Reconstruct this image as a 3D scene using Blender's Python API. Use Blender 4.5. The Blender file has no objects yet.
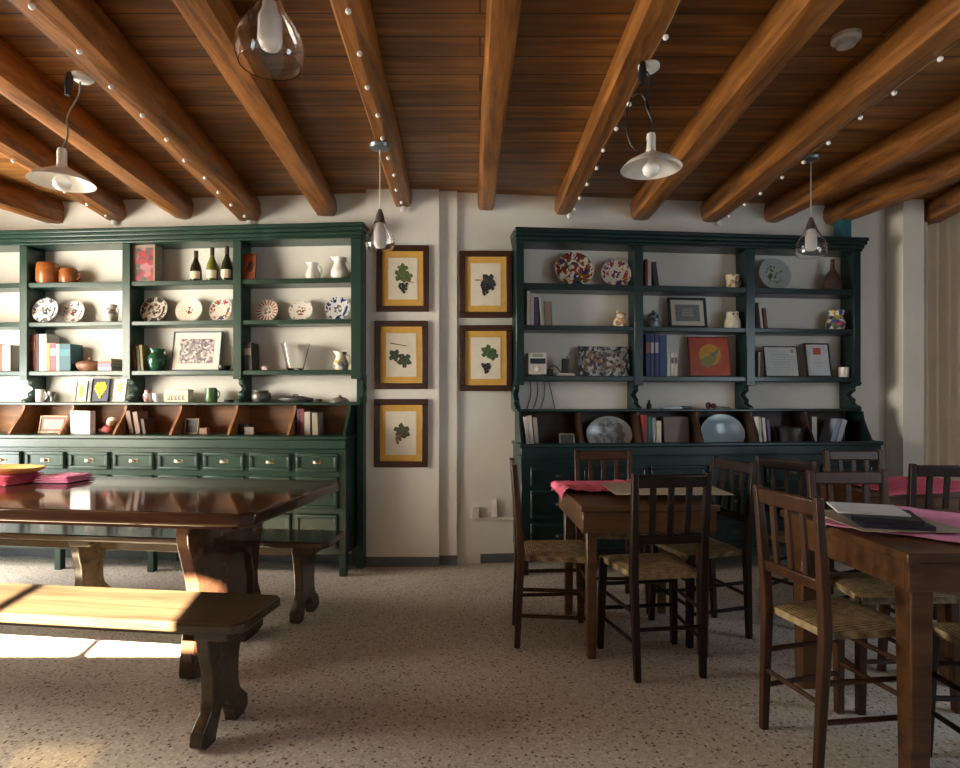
import bpy, bmesh, math, random
from mathutils import Vector, Matrix, noise

C = bpy.context.scene.collection
S = bpy.context.scene
PI = math.pi
R = math.radians
random.seed(7)

# ------------------------------------------------------------------ camera
CAMZ, F, CX, CY = 1.22, 600.0, 480.0, 400.0
cam_d = bpy.data.cameras.new('camera')
cam = bpy.data.objects.new('camera', cam_d)
C.objects.link(cam)
cam.location = (0, 0, CAMZ)
cam.rotation_euler = (PI / 2, 0, 0)
cam_d.sensor_width = 36
cam_d.lens = 36 * F / 960
cam_d.shift_y = 16 / 960
cam_d.clip_start = 0.02
S.camera = cam

# ------------------------------------------------------------------ light
S.view_settings.view_transform = 'Standard'
S.view_settings.look = 'None'
S.view_settings.gamma = 1
S.view_settings.use_curve_mapping = False
S.view_settings.exposure = 0.0

wd = bpy.data.worlds.new('world')
S.world = wd
wd.use_nodes = True
wd.node_tree.nodes['Background'].inputs[0].default_value = (0.55, 0.75, 1.0, 1)
wd.node_tree.nodes['Background'].inputs[1].default_value = 1.0


def lamp(name, kind, energy, color, loc=(0, 0, 0), rot=(0, 0, 0), size=(1, 1)):
    d = bpy.data.lights.new(name, kind)
    d.energy = energy
    d.color = color
    if kind == 'AREA':
        d.shape = 'RECTANGLE'
        d.size, d.size_y = size
    o = bpy.data.objects.new(name, d)
    C.objects.link(o)
    o.location = loc
    o.rotation_euler = rot
    return o


SUN_EL = R(25)
sd = Vector((-0.2, 0.98, -math.tan(SUN_EL)))
sun = lamp('sun', 'SUN', 330, (1, 0.85, 0.60))
sun.rotation_euler = sd.to_track_quat('-Z', 'Y').to_euler()
sun.data.angle = R(0.6)
# daylight at the windows, with two added lamps marked beside them
lamp('left_window_daylight', 'AREA', 240, (1.0, 0.90, 0.73), (-4.3, 2.5, 1.57), (0, R(-90), 0), (1.4, 2.0))
lamp('left_low_fill', 'AREA', 62, (0.97, 0.97, 0.95), (-4.3, 3.72, 0.85), (0, R(-90), 0), (1.3, 0.7))  # added lamp to brighten the back floor strip, at an added door opening
lamp('front_window_daylight', 'AREA', 5, (1.0, 0.9, 0.76), (-1.2, -1.12, 1.75), (R(90), 0, 0), (1.5, 1.3))
lamp('right_window_daylight', 'AREA', 40, (0.76, 0.89, 1.0), (4.15, 1.2, 1.55), (0, R(90), 0), (1.4, 1.2))

lamp('front_right_fill', 'AREA', 13, (0.86, 0.93, 1.0), (3.2, -1.12, 1.6), (R(90), 0, 0), (1.2, 1.3))  # added lamp to brighten the curtain and the right side

# ------------------------------------------------------------------ node helpers


def new_mat(name):
    m = bpy.data.materials.new(name)
    m.use_nodes = True
    nt = m.node_tree
    b = nt.nodes['Principled BSDF']
    return m, nt, b


def nd(nt, t, **kw):
    n = nt.nodes.new(t)
    for k, v in kw.items():
        setattr(n, k, v)
    return n


def ramp(nt, stops, interp='LINEAR'):
    r = nd(nt, 'ShaderNodeValToRGB')
    cr = r.color_ramp
    cr.interpolation = interp
    while len(cr.elements) < len(stops):
        cr.elements.new(0.5)
    for e, (p, c) in zip(cr.elements, stops):
        e.position = p
        e.color = (c[0], c[1], c[2], 1)
    return r


def mathn(nt, op, a, b=None):
    n = nd(nt, 'ShaderNodeMath', operation=op)
    for i, v in enumerate((a, b)):
        if v is None:
            continue
        if isinstance(v, (int, float)):
            n.inputs[i].default_value = v
        else:
            nt.links.new(v, n.inputs[i])
    return n.outputs[0]


def mixc(nt, fac, a, b):
    n = nd(nt, 'ShaderNodeMix', data_type='RGBA')
    for i, v in ((0, fac), (6, a), (7, b)):
        if isinstance(v, (int, float)):
            n.inputs[i].default_value = v
        elif isinstance(v, (tuple, list)):
            n.inputs[i].default_value = (v[0], v[1], v[2], 1)
        else:
            nt.links.new(v, n.inputs[i])
    return n.outputs[2]


def objco(nt, scale=(1, 1, 1)):
    tc = nd(nt, 'ShaderNodeTexCoord')
    mp = nd(nt, 'ShaderNodeMapping')
    mp.inputs['Scale'].default_value = scale
    nt.links.new(tc.outputs['Object'], mp.inputs['Vector'])
    return mp.outputs[0]


def plain(name, col, rough=0.5, metal=0.0, var=0.12, scale=14, spec=0.5):
    """A surface of one colour with slight procedural unevenness."""
    m, nt, b = new_mat(name)
    n = nd(nt, 'ShaderNodeTexNoise')
    n.inputs['Scale'].default_value = scale
    n.inputs['Detail'].default_value = 3
    nt.links.new(objco(nt), n.inputs['Vector'])
    lo = [c * (1 - var) for c in col]
    hi = [min(1, c * (1 + var)) for c in col]
    r = ramp(nt, [(0.3, lo), (0.7, hi)])
    nt.links.new(n.outputs['Fac'], r.inputs[0])
    nt.links.new(r.outputs[0], b.inputs['Base Color'])
    b.inputs['Roughness'].default_value = rough
    b.inputs['Metallic'].default_value = metal
    b.inputs['Specular IOR Level'].default_value = spec
    return m


def wood(name, dark, light, rough=0.4, axis=0, scale=5, bump=0.15, spec=0.5):
    m, nt, b = new_mat(name)
    sc = [scale * 4] * 3
    sc[axis] = scale * 0.35
    n = nd(nt, 'ShaderNodeTexNoise')
    n.inputs['Scale'].default_value = 1
    n.inputs['Detail'].default_value = 6
    n.inputs['Roughness'].default_value = 0.65
    n.inputs['Distortion'].default_value = 0.6
    nt.links.new(objco(nt, sc), n.inputs['Vector'])
    r = ramp(nt, [(0.28, dark), (0.52, [(a + c) / 2 for a, c in zip(dark, light)]), (0.75, light)])
    nt.links.new(n.outputs['Fac'], r.inputs[0])
    nt.links.new(r.outputs[0], b.inputs['Base Color'])
    b.inputs['Roughness'].default_value = rough
    b.inputs['Specular IOR Level'].default_value = spec
    bp = nd(nt, 'ShaderNodeBump')
    bp.inputs['Strength'].default_value = bump
    bp.inputs['Distance'].default_value = 0.004
    nt.links.new(n.outputs['Fac'], bp.inputs['Height'])
    nt.links.new(bp.outputs[0], b.inputs['Normal'])
    return m


def glass(name, col=(1, 1, 1), rough=0.0):
    m, nt, b = new_mat(name)
    b.inputs['Base Color'].default_value = (*col, 1)
    b.inputs['Transmission Weight'].default_value = 1
    b.inputs['Roughness'].default_value = rough
    b.inputs['IOR'].default_value = 1.45
    return m


def print_mat(name, colors, scale=60, base=None, thr=0.5):
    """A printed or patterned picture of small coloured patches."""
    m, nt, b = new_mat(name)
    v = nd(nt, 'ShaderNodeTexVoronoi')
    v.inputs['Scale'].default_value = scale
    nt.links.new(objco(nt), v.inputs['Vector'])
    sep = nd(nt, 'ShaderNodeSeparateColor')
    nt.links.new(v.outputs['Color'], sep.inputs[0])
    k = len(colors)
    r = ramp(nt, [(i / k, c) for i, c in enumerate(colors)], 'CONSTANT')
    nt.links.new(sep.outputs[0], r.inputs[0])
    out = r.outputs[0]
    if base:
        out = mixc(nt, mathn(nt, 'GREATER_THAN', sep.outputs[1], thr), out, base)
    nt.links.new(out, b.inputs['Base Color'])
    b.inputs['Roughness'].default_value = 0.4
    return m


def plate_mat(name, rad, base, rim, center, lobes=0, rimlo=0.62, thr=0.52, cen=0.34, edge=None):
    """Painted earthenware: a decorated rim band and a small motif in the middle."""
    m, nt, b = new_mat(name)
    tc = nd(nt, 'ShaderNodeTexCoord')
    sx = nd(nt, 'ShaderNodeSeparateXYZ')
    nt.links.new(tc.outputs['Object'], sx.inputs[0])
    r2 = mathn(nt, 'ADD', mathn(nt, 'POWER', mathn(nt, 'ABSOLUTE', sx.outputs[0]), 2.0),
               mathn(nt, 'POWER', mathn(nt, 'ABSOLUTE', sx.outputs[1]), 2.0))
    rr = mathn(nt, 'DIVIDE', mathn(nt, 'SQRT', r2), rad)
    v = nd(nt, 'ShaderNodeTexVoronoi')
    v.inputs['Scale'].default_value = 4.0 / rad
    nt.links.new(tc.outputs['Object'], v.inputs['Vector'])
    sep = nd(nt, 'ShaderNodeSeparateColor')
    nt.links.new(v.outputs['Color'], sep.inputs[0])
    k = len(rim)
    rc = ramp(nt, [(i / k, c) for i, c in enumerate(rim)], 'CONSTANT')
    nt.links.new(sep.outputs[0], rc.inputs[0])
    cc = ramp(nt, [(i / len(center), c) for i, c in enumerate(center)], 'CONSTANT')
    nt.links.new(sep.outputs[1], cc.inputs[0])
    nz = nd(nt, 'ShaderNodeTexNoise')
    nz.inputs['Scale'].default_value = 4.6 / rad
    nz.inputs['Detail'].default_value = 2.5
    nt.links.new(tc.outputs['Object'], nz.inputs['Vector'])
    nz2 = nd(nt, 'ShaderNodeTexNoise', noise_dimensions='4D')
    nz2.inputs['W'].default_value = 3.3
    nz2.inputs['Scale'].default_value = 5.5 / rad
    nz2.inputs['Detail'].default_value = 2.5
    nt.links.new(tc.outputs['Object'], nz2.inputs['Vector'])
    band = mathn(nt, 'MULTIPLY', mathn(nt, 'GREATER_THAN', rr, rimlo), mathn(nt, 'LESS_THAN', rr, 0.95))
    if lobes:
        ang = mathn(nt, 'ARCTAN2', sx.outputs[1], sx.outputs[0])
        pat = mathn(nt, 'GREATER_THAN', mathn(nt, 'SINE', mathn(nt, 'MULTIPLY', ang, lobes)), 0.0)
    else:
        pat = mathn(nt, 'GREATER_THAN', nz.outputs['Fac'], 0.5 + (0.52 - thr) * 0.35)
    c1 = mixc(nt, mathn(nt, 'MULTIPLY', band, pat), base, rc.outputs[0])
    cm = mathn(nt, 'MULTIPLY', mathn(nt, 'LESS_THAN', rr, cen), mathn(nt, 'GREATER_THAN', nz2.outputs['Fac'], 0.5))
    c2 = mixc(nt, cm, c1, cc.outputs[0])
    if edge:
        c2 = mixc(nt, mathn(nt, 'GREATER_THAN', rr, 0.95), c2, edge)
    nt.links.new(c2, b.inputs['Base Color'])
    b.inputs['Roughness'].default_value = 0.18
    return m


# ------------------------------------------------------------------ mesh helpers
class MB:
    def __init__(self):
        self.bm = bmesh.new()

    def _m(self, vs, mi):
        if mi:
            for v in vs:
                for f in v.link_faces:
                    f.material_index = mi

    def hexa(self, p, mi=0):
        vs = [self.bm.verts.new(q) for q in p]
        for f in ((0, 3, 2, 1), (4, 5, 6, 7), (0, 1, 5, 4), (1, 2, 6, 5), (2, 3, 7, 6), (3, 0, 4, 7)):
            fc = self.bm.faces.new([vs[i] for i in f])
            fc.material_index = mi
        return self

    def box(self, x0, x1, y0, y1, z0, z1, mi=0):
        return self.hexa([(x0, y0, z0), (x1, y0, z0), (x1, y1, z0), (x0, y1, z0),
                          (x0, y0, z1), (x1, y0, z1), (x1, y1, z1), (x0, y1, z1)], mi)

    def bar(self, a, b, w, d, up=(0, 1, 0), w2=None, d2=None):
        """Square bar from a to b; w across, d along `up`."""
        a, b = Vector(a), Vector(b)
        w2 = w if w2 is None else w2
        d2 = d if d2 is None else d2
        t = (b - a).normalized()
        u = Vector(up)
        u = (u - t * u.dot(t)).normalized()
        s = t.cross(u)
        p = []
        for c, ww, dd in ((a, w, d), (b, w2, d2)):
            for i, j in ((-1, -1), (1, -1), (1, 1), (-1, 1)):
                p.append(c + s * (i * ww / 2) + u * (j * dd / 2))
        return self.hexa(p)

    def tube(self, pts, r, n=8):
        pts = [Vector(p) for p in pts]
        rings = []
        ref = Vector((0.31, 0.17, 0.93))
        for i, p in enumerate(pts):
            t = (pts[min(i + 1, len(pts) - 1)] - pts[max(i - 1, 0)]).normalized()
            u = t.cross(ref)
            if u.length < 1e-3:
                u = t.cross(Vector((1, 0, 0)))
            u.normalize()
            w = t.cross(u)
            rr = r[i] if isinstance(r, (list, tuple)) else r
            rings.append([self.bm.verts.new(p + u * rr * math.cos(2 * PI * k / n) + w * rr * math.sin(2 * PI * k / n)) for k in range(n)])
        self._skin(rings, True)
        return self

    def _skin(self, rings, caps):
        n = len(rings[0])
        for a, b in zip(rings, rings[1:]):
            for k in range(n):
                self.bm.faces.new((a[k], a[(k + 1) % n], b[(k + 1) % n], b[k]))
        if caps:
            self.bm.faces.new(list(reversed(rings[0])))
            self.bm.faces.new(rings[-1])

    def lathe(self, prof, n=24, cx=0, cy=0, close=False, sx=1, sy=1, mi=0):
        rings = []
        for r, z in prof:
            r = max(r, 0.0004)
            rings.append([self.bm.verts.new((cx + sx * r * math.cos(2 * PI * k / n), cy + sy * r * math.sin(2 * PI * k / n), z)) for k in range(n)])
        nf = len(self.bm.faces)
        self._skin(rings, not close)
        if close:
            a, b = rings[-1], rings[0]
            for k in range(n):
                self.bm.faces.new((a[k], a[(k + 1) % n], b[(k + 1) % n], b[k]))
        if mi:
            self.bm.faces.ensure_lookup_table()
            for f in self.bm.faces[nf:]:
                f.material_index = mi
        return self

    def prism(self, poly, axis, a, b, mi=0):
        def q(p, s):
            return {'x': (s, p[0], p[1]), 'y': (p[0], s, p[1]), 'z': (p[0], p[1], s)}[axis]
        A = [self.bm.verts.new(q(p, a)) for p in poly]
        B = [self.bm.verts.new(q(p, b)) for p in poly]
        n = len(poly)
        fs = [self.bm.faces.new(A), self.bm.faces.new(list(reversed(B)))]
        for k in range(n):
            fs.append(self.bm.faces.new((A[k], B[k], B[(k + 1) % n], A[(k + 1) % n])))
        for f in fs:
            f.material_index = mi
        return self

    def ball(self, c, r, sx=1, sy=1, sz=1, n=12):
        m = Matrix.Translation(c) @ Matrix.Diagonal((r * sx, r * sy, r * sz, 1))
        bmesh.ops.create_uvsphere(self.bm, u_segments=n, v_segments=max(6, n // 2), radius=1, matrix=m)
        return self

    def xf(self, M):
        bmesh.ops.transform(self.bm, matrix=M, verts=self.bm.verts)
        return self

    def build(self, name, mat, parent=None, loc=(0, 0, 0), rot=(0, 0, 0), bevel=0, seg=1, sub=0, smooth=35):
        bmesh.ops.recalc_face_normals(self.bm, faces=self.bm.faces)
        me = bpy.data.meshes.new(name)
        self.bm.to_mesh(me)
        self.bm.free()
        for m in (mat if isinstance(mat, (list, tuple)) else [mat]):
            me.materials.append(m)
        if smooth:
            me.polygons.foreach_set('use_smooth', [True] * len(me.polygons))
            me.set_sharp_from_angle(angle=R(smooth))
        o = bpy.data.objects.new(name, me)
        C.objects.link(o)
        o.location = loc
        o.rotation_euler = rot
        if parent:
            o.parent = parent
        if bevel:
            bv = o.modifiers.new('bevel', 'BEVEL')
            bv.width = bevel
            bv.segments = seg
            bv.limit_method = 'ANGLE'
        if sub:
            ss = o.modifiers.new('sub', 'SUBSURF')
            ss.levels = ss.render_levels = sub
        return o


def tag(o, label, cat, group=None):
    o['label'] = label
    o['category'] = cat
    if group:
        o['group'] = group
    return o


def thing(name, label, cat, loc=(0, 0, 0), rot=0, group=None):
    o = bpy.data.objects.new(name, None)
    o.empty_display_size = 0.1
    C.objects.link(o)
    o.location = loc
    o.rotation_euler = rot if isinstance(rot, (tuple, list)) else (0, 0, rot)
    return tag(o, label, cat, group)


def struct(o):
    o['kind'] = 'structure'
    return o


def dup(root, loc, rot, label, group=None):
    r = root.copy()
    C.objects.link(r)
    r.location = loc
    r.rotation_euler = (0, 0, rot)
    r['label'] = label
    if group:
        r['group'] = group
    for ch in list(root.children):
        c = ch.copy()
        C.objects.link(c)
        c.parent = r
        for g in ch.children:
            d = g.copy()
            C.objects.link(d)
            d.parent = c
    return r


def at(px, py, Y):
    return Vector(((px - CX) / F * Y, Y, CAMZ - (py - CY) / F * Y))


# ------------------------------------------------------------------ materials
def terrazzo():
    m, nt, b = new_mat('terrazzo')
    co = objco(nt)
    v = nd(nt, 'ShaderNodeTexVoronoi')
    v.inputs['Scale'].default_value = 88
    nt.links.new(co, v.inputs['Vector'])
    sep = nd(nt, 'ShaderNodeSeparateColor')
    nt.links.new(v.outputs['Color'], sep.inputs[0])
    r = ramp(nt, [(0, (0.56, 0.51, 0.45)), (0.3, (0.65, 0.60, 0.53)), (0.5, (0.45, 0.40, 0.335)), (0.72, (0.73, 0.69, 0.62)),
                  (0.90, (0.24, 0.185, 0.14)), (0.96, (0.13, 0.10, 0.08))], 'CONSTANT')
    nt.links.new(sep.outputs[0], r.inputs[0])
    chip = mathn(nt, 'LESS_THAN', v.outputs['Distance'], 0.55)
    col = mixc(nt, chip, (0.60, 0.55, 0.485), r.outputs[0])
    n = nd(nt, 'ShaderNodeTexNoise')
    n.inputs['Scale'].default_value = 1.3
    nt.links.new(co, n.inputs['Vector'])
    r2 = ramp(nt, [(0.3, (0.86, 0.86, 0.86)), (0.7, (1, 1, 1))])
    nt.links.new(n.outputs['Fac'], r2.inputs[0])
    mx = nd(nt, 'ShaderNodeMix', data_type='RGBA', blend_type='MULTIPLY')
    mx.inputs[0].default_value = 1
    nt.links.new(col, mx.inputs[6])
    nt.links.new(r2.outputs[0], mx.inputs[7])
    nt.links.new(mx.outputs[2], b.inputs['Base Color'])
    b.inputs['Roughness'].default_value = 0.45
    b.inputs['Specular IOR Level'].default_value = 0.35
    return m


def plank_mat():
    m, nt, b = new_mat('ceiling_planks')
    co = objco(nt)
    br = nd(nt, 'ShaderNodeTexBrick')
    br.inputs['Scale'].default_value = 1
    br.inputs['Brick Width'].default_value = 3.4
    br.inputs['Row Height'].default_value = 0.15
    br.inputs['Mortar Size'].default_value = 0.004
    br.inputs['Color1'].default_value = (0.2, 0.2, 0.2, 1)
    br.inputs['Color2'].default_value = (0.9, 0.9, 0.9, 1)
    br.inputs['Mortar'].default_value = (0, 0, 0, 1)
    nt.links.new(co, br.inputs['Vector'])
    n = nd(nt, 'ShaderNodeTexNoise')
    n.inputs['Detail'].default_value = 6
    n.inputs['Scale'].default_value = 1
    n.inputs['Distortion'].default_value = 0.5
    nt.links.new(objco(nt, (1.6, 22, 22)), n.inputs['Vector'])
    mix = mathn(nt, 'ADD', mathn(nt, 'MULTIPLY', n.outputs['Fac'], 0.75), mathn(nt, 'MULTIPLY', br.outputs['Color'], 0.25))
    r = ramp(nt, [(0.25, (0.075, 0.027, 0.006)), (0.48, (0.19, 0.077, 0.016)), (0.75, (0.46, 0.20, 0.045))])
    nt.links.new(mix, r.inputs[0])
    col = mixc(nt, br.outputs['Fac'], r.outputs[0], (0.02, 0.008, 0.003))
    nt.links.new(col, b.inputs['Base Color'])
    b.inputs['Roughness'].default_value = 0.42
    return m


M = {}
M['floor'] = terrazzo()
M['planks'] = plank_mat()
M['wall'] = plain('white_plaster', (0.74, 0.72, 0.655), 0.85, var=0.05, scale=3, spec=0.2)
M['dim'] = plain('bounce_cutting_brown', (0.16, 0.12, 0.09), 0.85, var=0.05, scale=3, spec=0.2)  # dark tone put on unseen walls to cut bounced light
M['base'] = plain('grey_baseboard', (0.10, 0.12, 0.13), 0.5)
M['beam'] = wood('beam_wood', (0.05, 0.016, 0.003), (0.44, 0.165, 0.032), 0.40, 1, 5, 0.9)
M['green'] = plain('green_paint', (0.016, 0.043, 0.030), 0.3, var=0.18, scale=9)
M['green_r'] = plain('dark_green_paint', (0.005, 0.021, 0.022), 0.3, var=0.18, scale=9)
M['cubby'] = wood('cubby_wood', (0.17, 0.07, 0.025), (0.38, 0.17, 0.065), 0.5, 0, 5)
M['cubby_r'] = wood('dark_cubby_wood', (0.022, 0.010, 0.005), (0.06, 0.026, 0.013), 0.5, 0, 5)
M['chair'] = wood('dark_walnut', (0.009, 0.005, 0.004), (0.026, 0.012, 0.008), 0.42, 2, 6, spec=0.28)
M['chair2'] = wood('red_brown_walnut', (0.024, 0.010, 0.005), (0.080, 0.032, 0.013), 0.4, 2, 6, spec=0.3)
M['table'] = wood('table_wood', (0.05, 0.022, 0.009), (0.16, 0.07, 0.026), 0.33, 0, 5)
M['trestle'] = wood('trestle_wood', (0.028, 0.012, 0.008), (0.08, 0.036, 0.02), 0.08, 0, 4, 0.02)
M['bench'] = wood('bench_wood', (0.022, 0.013, 0.008), (0.070, 0.048, 0.028), 0.18, 0, 4, 0.06)
M['frame'] = wood('frame_wood', (0.028, 0.010, 0.006), (0.06, 0.022, 0.011), 0.35, 0, 8)
M['brass'] = plain('aged_brass', (0.62, 0.55, 0.42), 0.3, 1.0)
M['dark_brass'] = plain('darker_brass', (0.10, 0.095, 0.08), 0.35, 0.8)  # darker brass for the right dresser's handles
M['mat'] = plain('ochre_mount', (0.62, 0.36, 0.07), 0.8, var=0.08)
M['paper'] = plain('aged_print_paper', (0.72, 0.66, 0.54), 0.8, var=0.05)
M['white'] = plain('white_ceramic', (0.80, 0.77, 0.70), 0.25, var=0.04)
M['pages'] = plain('page_edges', (0.75, 0.70, 0.58), 0.9, var=0.06, scale=80)
M['glass'] = glass('clear_glass')
M['enamel'] = plain('white_enamel', (0.82, 0.80, 0.74), 0.22, var=0.03)
M['bulb'] = plain('opal_bulb', (0.92, 0.9, 0.86), 0.3, var=0.02)
M['black'] = plain('black_plastic', (0.012, 0.012, 0.014), 0.4)
M['steel'] = plain('blue_grey_metal', (0.20, 0.23, 0.25), 0.35, 0.7)
M['silver'] = plain('silver_metal', (0.55, 0.57, 0.58), 0.28, 1.0)
M['pink'] = plain('pink_cloth', (0.80, 0.17, 0.27), 0.85, var=0.14, scale=25, spec=0.1)
M['pink2'] = plain('lilac_pink_cloth', (0.86, 0.36, 0.56), 0.85, var=0.12, scale=25, spec=0.1)
M['gold'] = wood('golden_weave', (0.45, 0.22, 0.04), (0.85, 0.52, 0.16), 0.6, 0, 12)
M['placemat'] = plain('beige_placemat', (0.42, 0.36, 0.27), 0.8, var=0.10, scale=40)
M['curtain'] = plain('cream_curtain', (0.84, 0.76, 0.62), 0.9, var=0.05, scale=5, spec=0.1)


def rush_mat():
    m, nt, b = new_mat('rush_weave')
    tc = nd(nt, 'ShaderNodeTexCoord')
    sx = nd(nt, 'ShaderNodeSeparateXYZ')
    nt.links.new(tc.outputs['Object'], sx.inputs[0])
    ax = mathn(nt, 'MULTIPLY', mathn(nt, 'ABSOLUTE', sx.outputs[0]), 1.0)
    ay = mathn(nt, 'ABSOLUTE', sx.outputs[1])
    mx = mathn(nt, 'MAXIMUM', ax, ay)
    st = mathn(nt, 'SINE', mathn(nt, 'MULTIPLY', mx, 560.0))
    n = nd(nt, 'ShaderNodeTexNoise')
    n.inputs['Scale'].default_value = 40
    nt.links.new(tc.outputs['Object'], n.inputs['Vector'])
    f = mathn(nt, 'ADD', mathn(nt, 'MULTIPLY', st, 0.22), n.outputs['Fac'])
    r = ramp(nt, [(0.2, (0.09, 0.06, 0.026)), (0.5, (0.24, 0.165, 0.08)), (0.8, (0.38, 0.28, 0.145))])
    nt.links.new(f, r.inputs[0])
    nt.links.new(r.outputs[0], b.inputs['Base Color'])
    b.inputs['Roughness'].default_value = 0.7
    bp = nd(nt, 'ShaderNodeBump')
    bp.inputs['Strength'].default_value = 0.5
    bp.inputs['Distance'].default_value = 0.004
    nt.links.new(f, bp.inputs['Height'])
    nt.links.new(bp.outputs[0], b.inputs['Normal'])
    return m


M['rush'] = rush_mat()
_pc = {}


def colmat(c, rough=0.55):
    k = (tuple(c), rough)
    if k not in _pc:
        _pc[k] = plain('cover_%d' % len(_pc), c, rough, var=0.08)
    return _pc[k]


# ------------------------------------------------------------------ the room
class Frame2D:
    """A dresser's own axes: x along its length, y towards the wall."""

    def __init__(self, ox, oy, rot):
        self.ox, self.oy, self.r = ox, oy, rot
        self.c, self.s = math.cos(rot), math.sin(rot)

    def w(self, x, y, z=0):
        return Vector((self.ox + x * self.c - y * self.s, self.oy + x * self.s + y * self.c, z))

    def hit(self, px, d):
        """World x, y, and distance where the sight line of column px meets depth d."""
        k = (px - CX) / F
        t = (d - self.ox * self.s + self.oy * self.c) / (self.c - k * self.s)
        return t * k, t

    def lx(self, px, d):
        X, Y = self.hit(px, d)
        return (X - self.ox) * self.c + (Y - self.oy) * self.s


DL = Frame2D(-0.84, 4.28, R(-4.5))
DR = Frame2D(0.265, 4.31, R(6.0))
DEP = 0.20
CEIL = 2.766
XL, XR, YF = -4.4, 4.3, -1.25


def wall_y(x):
    """The back wall's distance at world x."""
    if x < -0.843:
        p = DL.w(0, DEP)
        return p.y + (x - p.x) * math.tan(DL.r)
    if x < -0.17:
        return 4.478
    p = DR.w(0, DEP)
    return p.y + (x - p.x) * math.tan(DR.r)


def quadwall(name, pts, z0, z1, thick, mat):
    """Wall along a plan polyline, thickened outwards (+y for the back)."""
    mb = MB()
    poly = [(x, y) for x, y in pts] + [(x + thick[0], y + thick[1]) for x, y in reversed(pts)]
    mb.prism(poly, 'z', z0, z1)
    return struct(mb.build(name, mat, smooth=0))


mb = MB()
mb.box(XL - 0.2, XR + 0.2, YF - 0.2, 5.2, -0.1, 0)
struct(mb.build('floor', M['floor']))
mb = MB()
mb.box(XL - 0.2, XR + 0.2, YF - 0.2, 5.2, CEIL, CEIL + 0.1)
struct(mb.build('ceiling', M['planks']))
quadwall('wall_back', [(XL, wall_y(XL)), (-0.843, wall_y(-0.8431)), (-0.17, 4.478), (-0.169, wall_y(-0.169)), (XR, wall_y(XR))], 0, CEIL, (0, 0.2), M['wall'])


def wall_with_hole(name, axis, c0, c1, u0, u1, holes, mat):
    """A wall in the plane axis=c, from u0 to u1, with rectangular openings (u, u, z, z)."""
    mb = MB()
    us = sorted({u0, u1, *[h[0] for h in holes], *[h[1] for h in holes]})
    for a, b in zip(us, us[1:]):
        zs = [(0, CEIL)]
        for h in holes:
            if h[0] <= a and h[1] >= b:
                nz = []
                for p, q in zs:
                    if p < h[2]:
                        nz.append((p, min(q, h[2])))
                    if q > h[3]:
                        nz.append((max(p, h[3]), q))
                zs = nz
        for p, q in zs:
            if axis == 'x':
                mb.box(c0, c1, a, b, p, q)
            else:
                mb.box(a, b, c0, c1, p, q)
    return struct(mb.build(name, mat, smooth=0))


wall_with_hole('wall_left', 'x', XL - 0.2, XL, YF - 0.2, 5.2, [(1.2, 3.2, 0.85, 2.3), (3.35, 4.15, 0, 2.1)], M['wall'])
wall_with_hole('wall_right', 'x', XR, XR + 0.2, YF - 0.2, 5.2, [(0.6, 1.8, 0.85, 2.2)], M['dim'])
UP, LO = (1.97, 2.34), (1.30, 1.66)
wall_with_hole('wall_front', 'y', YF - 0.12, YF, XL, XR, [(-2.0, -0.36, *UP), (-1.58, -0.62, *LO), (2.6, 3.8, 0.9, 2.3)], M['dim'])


def window_frame(name, axis, c, u0, u1, z0, z1, nu):
    mb = MB()
    t = 0.05

    def bx(a, b, p, q):
        if axis == 'x':
            mb.box(c, c + 0.05, a, b, p, q)
        else:
            mb.box(a, b, c, c + 0.05, p, q)
    bx(u0, u0 + t, z0, z1)
    bx(u1 - t, u1, z0, z1)
    bx(u0, u1, z0, z0 + t)
    bx(u0, u1, z1 - t, z1)
    for i in range(1, nu):
        m = u0 + (u1 - u0) * i / nu
        bx(m - t / 2, m + t / 2, z0, z1)
    return struct(mb.build(name, M['frame'], smooth=0))


window_frame('window_1', 'x', XL - 0.12, 1.2, 3.2, 0.85, 2.3, 3)
window_frame('added_door', 'x', XL - 0.12, 3.35, 4.15, 0, 2.1, 1)  # unseen door, added to go with the low left lamp
window_frame('window_2', 'x', XR + 0.06, 0.6, 1.8, 0.85, 2.2, 2)
mb = MB()
for a in (-1.05,):
    mb.box(a - 0.025, a + 0.025, YF - 0.09, YF - 0.04, UP[0], UP[1])
struct(mb.build('window_3', M['frame'], smooth=0))
mb = MB()
mb.box(-0.96, -0.91, YF - 0.09, YF - 0.04, LO[0], LO[1])
w4 = struct(mb.build('window_4', M['frame'], smooth=0))
tm, tnt, tb = new_mat('sun_dimming_tint')  # unseen tinted sheet, added to weaken the sun through the lower opening
tr_ = nd(tnt, 'ShaderNodeBsdfTransparent')
tr_.inputs[0].default_value = (0.11, 0.095, 0.07, 1)
tnt.links.new(tr_.outputs[0], tnt.nodes['Material Output'].inputs[0])
MB().box(-1.58, -0.62, YF - 0.10, YF - 0.095, LO[0], LO[1]).build('sun_dimmer', tm, w4, smooth=0)

window_frame('added_window', 'y', YF - 0.10, 2.6, 3.8, 0.9, 2.3, 2)  # unseen window, added to go with the front right lamp
struct(MB().box(2.6, 3.8, YF - 0.118, YF - 0.112, 0.9, 2.3).build('sun_blocker', M['dim'], smooth=0))  # opaque sheet added to keep the sun out of that opening

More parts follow.
